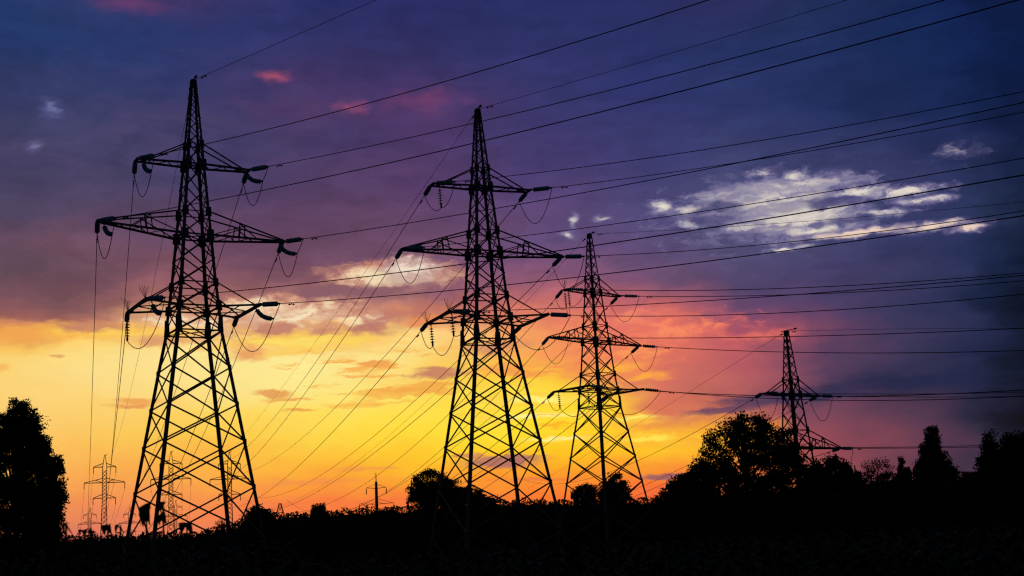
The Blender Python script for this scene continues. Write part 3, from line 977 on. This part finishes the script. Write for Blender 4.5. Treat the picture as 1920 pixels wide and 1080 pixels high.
# ------------------------------------------------------------------ wires
ARM = {'uL': 'upper left arm', 'uR': 'upper right arm', 'mL': 'middle left arm', 'mR': 'middle right arm', 'lL': 'lower left arm', 'lR': 'lower right arm'}
for side, ti, key, b, sag in SPANS:
    X0, Y0, Zm, yaw, label, short = TOWERS[ti]
    tipdz = (0.75, 0.15) if ti == 0 else (0, 0)
    a = Vector((X0, Y0, Zm + CAM_Z)) + Matrix.Rotation(R(yaw), 3, 'Z') @ attach_local(key, side, tipdz)
    b = Vector(b)
    Ln = (b - a).length
    u0 = (STRING - 0.08) / Ln if key != 'e0' else 0.0
    pts = span_points(a, b, sag, 40, u0)
    mb = MB()
    # the bundle is kept as one slender cable
    r = ((0.034 if ti < 2 else 0.046) if side == 'F' else 0.037) if key != 'e0' else (0.024 if side == 'F' else 0.022)
    mb.tube(pts, r, 5)
    nm = 'earth_wire' if key == 'e0' else 'power_line'
    o = mb.build(nm, M_WIRE, None, pts[0])
    where = 'running right' if side == 'F' else 'receding to the horizon'
    if key == 'e0':
        tag(o, 'earth wire from the peak of the %s, %s' % (short, where), 'wire', 'overhead wires')
    else:
        tag(o, 'wire from %s of the %s, %s' % (ARM[key], short, where), 'wire', 'overhead wires')
    # vibration damper just beyond the clamp
    dv = (pts[1] - pts[0]).normalized()
    p = pts[0] + dv * (1.7 if key != 'e0' else 1.6) - pts[0]
    mb = MB()
    dn = Vector((0, 0, -0.13))
    mb.bar(p, p + dn, 0.05, 0.08)
    mb.tube([p + dn - dv * 0.3, p + dn + dv * 0.3], 0.02, 5)
    for q in (-1, 1):
        mb.lathe(p + dn + dv * (0.3 * q - 0.1), dv, [(0.05, 0), (0.075, 0.05), (0.075, 0.17), (0.05, 0.2)], 7)
    mb.build('vibration_damper', M_STEEL, o)

# ------------------------------------------------------------------ far pylons
FAR = [
    # pixel where mast meets middle arm, distance, label
    (196, 905, 525, 0.0, 'far small pylon between the left tree and the leftmost large pylon'),
    (320.5, 898.5, 525, 0.0, 'far small pylon seen between the left pair of legs of the leftmost large pylon'),
    (430.5, 898.5, 535, 0.0, 'far small pylon seen against the right legs of the leftmost large pylon'),
    (168.5, 982.5, 930, 0.0, 'tiny distant pylon just left of the far small one by the tree'),
    (243, 981, 950, 0.0, 'tiny distant pylon beside the left foot of the leftmost large pylon'),
    (329.5, 968, 930, 0.0, 'tiny distant pylon right behind a far small one'),
]
FAR_TOP = {}


def far_pylon(px, py, D, lab, thick=1.0):
    c = pw(px, py, D)
    root = empty('distant_pylon', (c.x, c.y, 0), R(15))
    tag(root, lab, 'pylon', 'distant lattice pylons')
    zm = c.z
    Z = {'t': 10.6, 'ut': 7.4, 'u': 6.0, 'mt': 1.7, 'm': 0, 'lt': -4.4, 'l': -5.9}

    def hw(z):
        return 0.12 + (Z['t'] - z) * 0.14 if z > 5.5 else 0.78 + max(0, -z - 7) * 0.032
    mb = MB()
    lv = []
    z = -zm
    while z < Z['t'] - 0.4:
        lv.append(z)
        z += max(0.9, 1.75 * hw(z))
    lv.append(Z['t'])
    w = 0.16 * thick
    cs = [(-1, -1), (1, -1), (1, 1), (-1, 1)]
    for a, b in zip(lv[:-1], lv[1:]):
        for q in range(4):
            (ax, ay), (bx_, by_) = cs[q], cs[(q + 1) % 4]
            ha, hb = hw(a), hw(b)
            mb.bar((ax * ha, ay * ha, zm + a), (ax * hb, ay * hb, zm + b), w)
            if (b > 5.5 and q % 2) or b <= 5.5:
                mb.bar((ax * ha, ay * ha, zm + a), (bx_ * hb, by_ * hb, zm + b), w * 0.6)
                mb.bar((bx_ * ha, by_ * ha, zm + a), (ax * hb, ay * hb, zm + b), w * 0.6)
    mb.bar((0, 0, zm + Z['t']), (0.9, 0, zm + Z['t'] + 0.1), w)
    mb.build('lattice_mast', M_STEEL, root)
    for lvl, tie, ln in (('u', 'ut', 4.15), ('m', 'mt', 7.5), ('l', 'lt', 4.15)):
        for s in (-1, 1):
            mb = MB()
            zz = zm + Z[lvl]
            h = 0.8
            for y in (-1, 1):
                mb.bar((s * h * 0.9, y * h, zz), (s * ln, y * 0.1, zz), w * 1.15)
                mb.bar((s * h * 0.7, y * h * 0.7, zm + Z[tie]), (s * ln, y * 0.1, zz + 0.1), w)
                if lvl == 'm':
                    mb.bar((s * h, y * h, zz), (s * ln * 0.42, y * 0.5, zz + 1.05), w * 0.7)
                    mb.bar((s * ln * 0.42, y * 0.5, zz), (s * ln * 0.42, y * 0.5, zz + 1.05), w * 0.7)
            mb.build('crossarm', M_STEEL, root)
            mb = MB()
            mb.tube([(s * ln, 0, zz), (s * ln, 0, zz - 2.6)], 0.06, 5)
            mb.lathe((s * ln, 0, zz - 0.75), (0, 0, 1), [(0.1, 0), (0.22, 0.1), (0.22, 0.5), (0.1, 0.6)], 6)
            mb.lathe((s * ln, 0, zz - 2.5), (0, 0, 1), [(0.09, 0), (0.16, 0.2), (0.16, 1.5), (0.09, 1.7)], 6)
            mb.build('insulator_string', M_STEEL, root)
    return root, zm


far = []
for px, py, D, _, lab in FAR:
    far.append(far_pylon(px, py, D, lab, 1.3 if D < 700 else 1.6))

# far wires between the distant pylons
FLAB = {0: 'beside the left tree', 1: 'behind the leftmost large pylon'}
for fi, (ia, ib) in enumerate(((0, 3), (1, 5))):
    for lvl, z, ln in (('upper', 6.0, 4.15), ('middle', 0, 7.5), ('lower', -5.9, 4.15)):
        for sn, s in (('left', -1), ('right', 1)):
            A, B_ = far[ia], far[ib]
            rot = Matrix.Rotation(R(15), 3, 'Z')
            a = A[0].location + rot @ Vector((s * ln, 0, A[1] + z - 2.6))
            b = B_[0].location + rot @ Vector((s * ln, 0, B_[1] + z - 2.6))
            mb = MB()
            pts = span_points(a, b, 9.0, 24)
            mb.tube(pts, 0.045, 4)
            tag(mb.build('distant_power_line', M_WIRE, None, a), 'faint wire from %s %s string of the small pylon %s' % (lvl, sn, FLAB[fi]), 'wire', 'far overhead wires')

# concrete pole tower on the horizon
c = pw(705.5, 915, 560)
root = tag(empty('pole_tower', (c.x, c.y, 0), R(12)), 'far power pole with thick dark shaft and two crossarms above the treeline', 'pylon')
mb = MB()
mb.lathe((0, 0, -0.3), (0, 0, 1), [(0.75, 0), (0.62, c.z - 1), (0.5, c.z + 2.8), (0.2, c.z + 3.0), (0.16, c.z + 6.0)], 10)
mb.bar((-0.7, 0, c.z + 6.0), (0.2, 0, c.z + 6.1), 0.18)
mb.build('pole', M_CONC, root)
for dz, ln in ((0, 4.1), (-6.4, 7.0)):
    for s in (-1, 1):
        mb = MB()
        for y in (-0.35, 0.35):
            mb.bar((s * 0.4, y, c.z + dz - 0.15), (s * ln, y * 0.2, c.z + dz + 0.2), 0.2)
            mb.bar((s * 0.3, y, c.z + dz + (1.6 if dz == 0 else 2.0)), (s * ln * 0.9, y * 0.2, c.z + dz + 0.3), 0.12)
        if dz:
            mb.bar((s * 0.4, 0, c.z + dz + 0.9), (s * ln * 0.45, 0, c.z + dz - 0.2), 0.14)
        mb.build('crossarm', M_STEEL, root)
        mb = MB()
        mb.tube([(s * ln, 0, c.z + dz + 0.2), (s * ln, 0, c.z + dz - 2.6)], 0.08, 5)
        mb.lathe((s * ln, 0, c.z + dz - 2.5), (0, 0, 1), [(0.1, 0), (0.2, 0.2), (0.2, 2.0), (0.1, 2.2)], 6)
        mb.build('insulator_string', M_STEEL, root)
# squat lattice head beyond the bushes
c = pw(525, 944, 520)
root = tag(empty('lattice_mast', (c.x, c.y, 0), 0.3), 'tiny squat lattice mast top peeping over the treeline right of the leftmost pylon', 'mast')
mb = MB()
hs = [(c.z, 0.45), (c.z - 1.6, 0.75), (c.z - 3.4, 1.25), (c.z - 7, 2.0), (0, 4.0)]
for (za, ha), (zb, hb) in zip(hs[:-1], hs[1:]):
    for q in range(4):
        (ax, ay), (bx_, by_) = [(-1, -1), (1, -1), (1, 1), (-1, 1)][q], [(1, -1), (1, 1), (-1, 1), (-1, -1)][q]
        mb.bar((ax * ha, ay * ha, za), (ax * hb, ay * hb, zb), 0.16)
        mb.bar((ax * ha, ay * ha, za), (bx_ * ha, by_ * ha, za), 0.14)
        mb.bar((ax * ha, ay * ha, za), (bx_ * hb, by_ * hb, zb), 0.1)
        mb.bar((bx_ * ha, by_ * ha, za), (ax * hb, ay * hb, zb), 0.1)
mb.build('lattice_frame', M_STEEL, root)


# ------------------------------------------------------------------ trees
def crown_points(blobs, D, dens, size, clump, depth=1.0, hollow=0.25):
    """leaf positions: clumps spread through ellipsoids given as photo pixels at distance D"""
    P = []
    cl_all = []
    m = D / F_PX
    for (cx, cy, rx, ry) in blobs:
        c = pw(cx, cy, D)
        r = np.array([rx * m, min(rx * m, 6.0) * depth, ry * m])
        n = max(3, int(dens * rx * ry * m * m * 3.14 / (clump * clump)))
        u = RNG.normal(size=(n, 3))
        u /= np.linalg.norm(u, axis=1, keepdims=True)
        rad = RNG.uniform(hollow, 1.0, size=(n, 1)) ** 0.5
        cl = np.array(c) + u * rad * r
        cl_all.append(cl)
    return np.concatenate(cl_all)


def tree(name, label, blobs, D, leaf=0.26, clump=0.7, per=26, dens=1.3, mat_=None, trunk_px=None, group=None, depth=1.0, cat='tree', hollow=0.25, limbs=14, trunk_r=0.28):
    leaf *= 0.55
    per = int(per * 2.9)
    cl = crown_points(blobs, D, dens, leaf, clump, depth, hollow)
    off = np.clip(RNG.normal(size=(len(cl), per, 3)), -1.55, 1.55) * clump * np.array([0.5, 0.5, 0.42]) * RNG.uniform(0.6, 1.35, size=(len(cl), 1, 1))
    pos = (cl[:, None, :] + off).reshape(-1, 3)
    pos = pos[pos[:, 2] > 0.05]
    bx_, by_ = trunk_px if trunk_px else (blobs[0][0], blobs[0][1])
    base = pw(bx_, by_, D)
    base.z = 0
    root = tag(empty(name, base), label, cat, group)
    quads_object('crown', leaf_quads(pos, leaf) - np.array(base), mat_ or M_LEAF, root)
    mb = MB()
    top = max(blobs, key=lambda b: -b[1])
    tp = pw(top[0], top[1], D) - base
    pts = [Vector((0, 0, -0.3)) + tp * 0.0, tp * 0.3 + Vector((0.15, 0, 0)), tp * 0.65, tp]
    mb.tube(pts, trunk_r, 7, trunk_r * 0.22)
    order = RNG.permutation(len(cl))[:limbs]
    for i in order:
        e = Vector(cl[i]) - base
        f = max(0.12, min(0.9, (e.z / max(tp.z, 0.1)) * 0.7))
        s = tp * f
        mid = s + (e - s) * 0.5 + Vector((0, 0, -0.06 * (e - s).length))
        mb.tube([s, mid, e], trunk_r * 0.32, 5, 0.025)
    mb.build('trunk', M_BARK, root)
    return root


# big poplar-like tree at the left edge
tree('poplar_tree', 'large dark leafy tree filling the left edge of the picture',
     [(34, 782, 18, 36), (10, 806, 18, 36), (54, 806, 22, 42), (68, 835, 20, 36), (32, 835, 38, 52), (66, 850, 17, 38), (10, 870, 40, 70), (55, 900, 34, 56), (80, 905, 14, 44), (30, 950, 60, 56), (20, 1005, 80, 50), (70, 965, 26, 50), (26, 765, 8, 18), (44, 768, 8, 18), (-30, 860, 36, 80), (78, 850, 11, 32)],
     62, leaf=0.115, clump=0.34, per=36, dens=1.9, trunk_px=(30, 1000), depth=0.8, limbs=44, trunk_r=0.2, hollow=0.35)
tree('poplar_tree', 'lower narrow dark tree pressed against the right flank of the large left-edge tree',
     [(100, 878, 13, 24), (97, 915, 20, 34), (95, 960, 25, 40), (85, 1000, 30, 40), (108, 935, 13, 22)],
     60, leaf=0.13, clump=0.30, per=42, dens=1.9, trunk_px=(92, 1000), depth=0.9, limbs=16, trunk_r=0.14)

# the wide tree in front of the right-hand pylon
tree('broadleaf_tree', 'wide dark broadleaf tree with glowing gaps, in front of the low right pylon',
     [(1400, 812, 44, 32), (1352, 832, 30, 30), (1442, 826, 36, 30), (1395, 850, 66, 34), (1330, 862, 26, 22), (1460, 862, 34, 28), (1420, 888, 84, 34), (1345, 895, 46, 26), (1480, 890, 26, 26), (1488, 848, 12, 18), (1400, 925, 110, 32), (1472, 836, 26, 28), (1490, 872, 24, 26), (1418, 800, 22, 22), (1388, 796, 20, 20)],
     108, leaf=0.20, clump=0.58, per=30, dens=1.45, trunk_px=(1405, 960), depth=0.8, hollow=0.2, limbs=34, trunk_r=0.32)
tree('bush', 'rounded dark bush stepping down left of the wide broadleaf tree',
     [(1288, 915, 30, 26), (1262, 930, 20, 22), (1318, 900, 26, 34), (1280, 950, 50, 30)],
     105, leaf=0.2, clump=0.5, per=34, dens=2.6, trunk_px=(1290, 980), depth=0.9, cat='bush', trunk_r=0.12)
tree('round_tree', 'dense domed dark tree just right of the low right pylon',
     [(1556, 886, 40, 28), (1528, 902, 28, 26), (1590, 905, 28, 26), (1555, 935, 60, 34)],
     100, leaf=0.2, clump=0.5, per=36, dens=2.8, trunk_px=(1556, 980), depth=0.9, trunk_r=0.18)
tree('young_tree', 'thin pale see-through tree between the domed tree and the slender saplings',
     [(1645, 884, 28, 24), (1635, 905, 24, 30), (1660, 905, 20, 26), (1645, 940, 26, 30)],
     120, leaf=0.13, clump=0.45, per=16, dens=1.5, trunk_px=(1645, 985), mat_=M_LEAF2, depth=0.8, trunk_r=0.12, limbs=22)
for px, py, lab in ((1690, 868, 'taller of two slender dark saplings left of the spire-shaped poplar'), (1701, 880, 'shorter of two slender dark saplings left of the spire-shaped poplar')):
    tree('sapling', lab, [(px, py, 3.5, 8), (px + 1, py + 16, 5, 12), (px - 2, py + 36, 8, 18)], 95, leaf=0.1, clump=0.2, per=30, dens=2.8,
         trunk_px=(px, 980), cat='tree', group='slender saplings', trunk_r=0.06, limbs=5)
tree('poplar_tree', 'tall spire-shaped dark poplar against the dim sky on the right',
     [(1747, 816, 8, 15), (1747, 834, 13, 22), (1746, 856, 17, 28), (1742, 885, 24, 34), (1772, 868, 8, 18), (1784, 888, 7, 18), (1760, 910, 34, 36), (1733, 850, 6, 16)],
     112, leaf=0.17, clump=0.42, per=36, dens=2.6, trunk_px=(1748, 985), depth=0.9, trunk_r=0.16)
tree('broadleaf_tree', 'ragged black tree running off the right edge of the picture',
     [(1859, 830, 9, 16), (1893, 828, 9, 17), (1860, 850, 15, 20), (1896, 850, 17, 22), (1855, 868, 20, 24), (1900, 870, 40, 34), (1880, 910, 60, 40), (1842, 872, 9, 9), (1930, 850, 30, 40)],
     100, leaf=0.2, clump=0.48, per=34, dens=2.4, trunk_px=(1885, 985), depth=0.9, trunk_r=0.25)
tree('bush', 'low dark bush between the spire-shaped poplar and the right-edge tree',
     [(1822, 898, 24, 16), (1810, 925, 34, 26), (1835, 920, 26, 26)], 104, leaf=0.2, clump=0.45, per=32, dens=2.6, trunk_px=(1818, 985), depth=0.9, cat='bush', trunk_r=0.1)

# trees on the skyline in the middle
tree('round_tree', 'round leafy tree on the skyline beside the left leg of the second pylon',
     [(806, 904, 32, 21), (788, 920, 24, 18), (826, 918, 26, 20), (808, 932, 44, 20), (845, 915, 22, 16)],
     215, leaf=0.27, clump=0.65, per=26, dens=2.4, trunk_px=(808, 975), depth=0.9, trunk_r=0.3, hollow=0.4, limbs=26)
tree('bush', 'lower bushy clump right of the round skyline tree, inside the second pylon',
     [(866, 925, 22, 13), (890, 931, 18, 11), (915, 938, 18, 7), (876, 945, 50, 14)],
     220, leaf=0.34, clump=0.7, per=26, dens=2.2, trunk_px=(890, 975), depth=0.9, cat='bush', trunk_r=0.15)
tree('round_tree', 'round dark tree between the front and right legs of the third pylon',
     [(1156, 906, 20, 17), (1144, 920, 22, 18), (1168, 922, 14, 16), (1150, 938, 34, 16)],
     200, leaf=0.26, clump=0.62, per=28, dens=2.1, trunk_px=(1152, 970), depth=0.9, trunk_r=0.2)
tree('round_tree', 'lower round dark tree by the left leg of the third pylon',
     [(1098, 920, 18, 12), (1085, 932, 18, 12), (1108, 930, 16, 14)],
     205, leaf=0.26, clump=0.6, per=28, dens=2.1, trunk_px=(1098, 970), depth=0.9, trunk_r=0.15)
tree('bush', 'dark rounded bush at the right foot of the leftmost large pylon',
     [(478, 962, 14, 12), (492, 965, 14, 12), (485, 985, 30, 20)],
     150, leaf=0.26, clump=0.55, per=28, dens=2.4, trunk_px=(484, 1020), depth=0.9, cat='bush', trunk_r=0.1)
tree('bush', 'small dark knob of a bush on the skyline between the first two large pylons',
     [(600, 955, 11, 8), (594, 965, 16, 10)], 240, leaf=0.34, clump=0.7, per=26, dens=2.6, trunk_px=(598, 985), cat='bush', trunk_r=0.12)
tree('young_tree', 'sparse little tree with bare twigs inside the legs of the leftmost large pylon',
     [(417, 980, 11, 7), (412, 990, 12, 8)], 140, leaf=0.12, clump=0.3, per=10, dens=1.6, trunk_px=(416, 1020), mat_=M_LEAF2, trunk_r=0.07, limbs=18)


# ------------------------------------------------------------------ undergrowth that cannot be counted
def thicket(name, label, outline, D, spread, leaf, step, per, core_drop):
    """a continuous belt of scrub whose top follows the skyline"""
    xs = [p[0] for p in outline]
    ys = [p[1] for p in outline]
    pos = []
    x = xs[0]
    while x < xs[-1]:
        yt = float(np.interp(x, xs, ys)) + random.gauss(0, 2.2) + (random.random() < 0.18) * random.uniform(-9, -3)
        Dk = D + random.uniform(-spread, spread)
        top = pw(x, yt, D)
        k = Dk / D
        h = (top.z - CAM_Z) * k + CAM_Z
        w = random.uniform(0.5, 1.5) * step * 0.9
        n = per
        u = RNG.uniform(0, 1, size=n) ** 0.5
        zz = h * u
        sp = w * (1.1 - u) ** 0.6
        pp = np.stack([top.x * k + RNG.normal(size=n) * sp * 0.7, Dk + RNG.normal(size=n) * sp * 1.2, zz], axis=1)
        pos.append(pp)
        x += step * F_PX / D * random.uniform(0.4, 0.9) * 0.5
    pos = np.concatenate(pos)
    Q = [leaf_quads(pos, leaf, 0.7)]
    # inner mass of stems and leaves
    cx = np.arange(xs[0], xs[-1], 6.0)
    tops = [pw(q, float(np.interp(q, xs, ys)) + core_drop + random.uniform(-2, 6), D) for q in cx]
    q = []
    jit = [random.uniform(0, 2) for _ in tops]
    for a, b, ja, jb in zip(tops[:-1], tops[1:], jit[:-1], jit[1:]):
        y0, y1 = a.y + ja, b.y + jb
        q.append([(a.x, y0, -0.2), (b.x, y1, -0.2), (b.x, y1, b.z), (a.x, y0, a.z)])
        q.append([(a.x, y0, a.z), (b.x, y1, b.z), (b.x, y1 + 5, b.z * 0.9), (a.x, y0 + 5, a.z * 0.9)])
        q.append([(a.x, y0 + 5, -0.2), (b.x, y1 + 5, -0.2), (b.x, y1 + 5, b.z * 0.9), (a.x, y0 + 5, a.z * 0.9)])
    Q.append(np.array(q))
    o = quads_object(name, np.concatenate(Q), M_LEAF)
    return tag(o, label, 'undergrowth', None, 'stuff')


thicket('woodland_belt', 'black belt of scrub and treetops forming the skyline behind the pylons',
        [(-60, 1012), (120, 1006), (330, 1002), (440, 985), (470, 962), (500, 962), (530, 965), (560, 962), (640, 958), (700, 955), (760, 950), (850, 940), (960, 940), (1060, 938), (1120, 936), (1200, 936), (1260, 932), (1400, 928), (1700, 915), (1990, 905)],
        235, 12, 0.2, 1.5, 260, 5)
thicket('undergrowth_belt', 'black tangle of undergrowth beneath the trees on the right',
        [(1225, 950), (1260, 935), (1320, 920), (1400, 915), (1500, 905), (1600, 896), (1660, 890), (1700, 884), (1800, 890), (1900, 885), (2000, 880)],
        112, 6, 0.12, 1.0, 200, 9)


# field of tall weeds between the camera and the pylons
def blade(pos, az_, ln, wd, droop, n=3):
    """one drooping leaf blade as a strip of quads"""
    d = np.array([math.cos(az_), math.sin(az_), 0.0])
    s = np.array([-math.sin(az_), math.cos(az_), 0.0])
    pts = []
    for i in range(n + 1):
        u = i / n
        p = pos + d * ln * (u * 0.85) + np.array([0, 0, ln * (0.62 * u - droop * u * u)])
        w = wd * (0.55 + 0.9 * u - 1.42 * u * u)
        pts.append((p - s * w, p + s * w))
    return [[pts[i][0], pts[i][1], pts[i + 1][1], pts[i + 1][0]] for i in range(n)]


def weed_quads(x, y, h, rnd, nl, ls):
    q = []
    lean = np.array([rnd.uniform(-0.12, 0.12), rnd.uniform(-0.12, 0.12), 0])
    for k in range(2):
        a = k * 1.57 + rnd.uniform(0, 1)
        s = np.array([math.cos(a), math.sin(a), 0]) * 0.014
        b = np.array([x, y, -0.05])
        t = b + np.array([0, 0, h]) + lean * h
        q.append([b - s, b + s, t + s * 0.4, t - s * 0.4])
    for i in range(nl):
        f = (i + 0.6) / nl
        p = np.array([x, y, h * (0.15 + 0.85 * f)]) + lean * h * f
        q += blade(p, rnd.uniform(0, 6.28), ls * rnd.uniform(0.6, 1.2), ls * 0.16 * rnd.uniform(0.8, 1.3), rnd.uniform(0.5, 1.2))
    return q


rnd = random.Random(5)
Q = []
for i in range(2600):
    y = 15 + 50 * rnd.random() ** 1.4
    half = y * 0.43 + 2
    x = rnd.uniform(-half, half)
    h = (1.45 + 0.4 * rnd.random() + 0.016 * y) * (1.0 if x < -0.17 * y else 0.86)
    Q += weed_quads(x, y, h, rnd, 10, 0.38)
tag(quads_object('field_weeds', np.array(Q), M_WEED), 'dark field of tall leafy weeds along the bottom of the picture', 'weeds', None, 'stuff')

# single plants that stand up against the glow
PLANTS = [
    # pixel of the tip, distance, label, leaves (pixel of blade tip x, y, base x, y, width px)
    (274, 8.5, 'blurred foreground weed with a long hanging leaf, before the leftmost pylon', [(268, 988, 281, 942, 11), (281, 985, 276, 944, 7)], 940),
    (306, 8.8, 'blurred foreground weed with two broad leaves, before the leftmost pylon', [(301, 961, 312, 942, 8), (313, 984, 300, 964, 9), (299, 985, 308, 966, 8)], 942),
    (203, 9.5, 'small blurred foreground weed with a pointed leaf below the far small pylon', [(196, 1004, 204, 984, 7), (210, 1004, 203, 986, 6)], 984),
    (226, 9.5, 'thin blurred foreground weed with a slanting leaf right of the pointed one', [(217, 1002, 229, 985, 4), (232, 1000, 224, 990, 3)], 985),
    (124, 7.5, 'very blurred foreground weed by the foot of the left tree', [(120, 1003, 130, 982, 4), (134, 1001, 122, 984, 3)], 980),
    (350, 10, 'low blurred foreground weed between the legs of the leftmost pylon', [(340, 1002, 352, 980, 8), (362, 1004, 351, 981, 7)], 979),
    (170, 10, 'low blurred foreground weed left of the pointed-leaf weed', [(160, 1008, 166, 994, 6), (176, 1008, 167, 995, 6)], 993),
]
for px, D, lab, leaves, ytop in PLANTS:
    b = pw(px, ytop, D)
    root = tag(empty('weed_plant', (b.x, D, 0)), lab, 'plant', 'foreground weeds')
    mb = MB()
    mb.tube([(0, 0, -0.05), (0.02, 0, b.z * 0.5), (0, 0, b.z - 0.02)], 0.012, 6, 0.006)
    mb.build('stem', M_WEED, root)
    off = np.array((b.x, D, 0))
    for (x1, y1, x0, y0, w) in leaves:
        p0, p1 = np.array(pw(x0, y0, D)) - off, np.array(pw(x1, y1, D - 0.12)) - off
        d = p1 - p0
        s = np.cross(d, np.array([0, 1, 0]))
        s = s / np.linalg.norm(s) * (w * D / F_PX)
        bow = np.array([0, -0.05, 0.03])
        prof = [(0, 0.08), (0.15, 0.42), (0.42, 1.0), (0.7, 0.75), (0.9, 0.3), (1.0, 0.02)]
        qs = []
        for (ua, wa), (ub, wb) in zip(prof[:-1], prof[1:]):
            pa = p0 + d * ua + bow * math.sin(ua * 3.14)
            pb = p0 + d * ub + bow * math.sin(ub * 3.14)
            mid_a, mid_b = pa + np.array([0, 0.02, 0]), pb + np.array([0, 0.02, 0])
            qs.append([pa - s * wa, mid_a, mid_b, pb - s * wb])
            qs.append([mid_a, pa + s * wa, pb + s * wb, mid_b])
        quads_object('leaf', np.array(qs), M_WEED, root)
    # lower leaves down the stem
    qs = []
    rn = random.Random(px)
    for i in range(7):
        qs += blade(np.array([0, 0, b.z * (0.2 + 0.09 * i)]), rn.uniform(0, 6.28), 0.16, 0.03, rn.uniform(0.6, 1.2))
    quads_object('lower_leaves', np.array(qs), M_WEED, root)
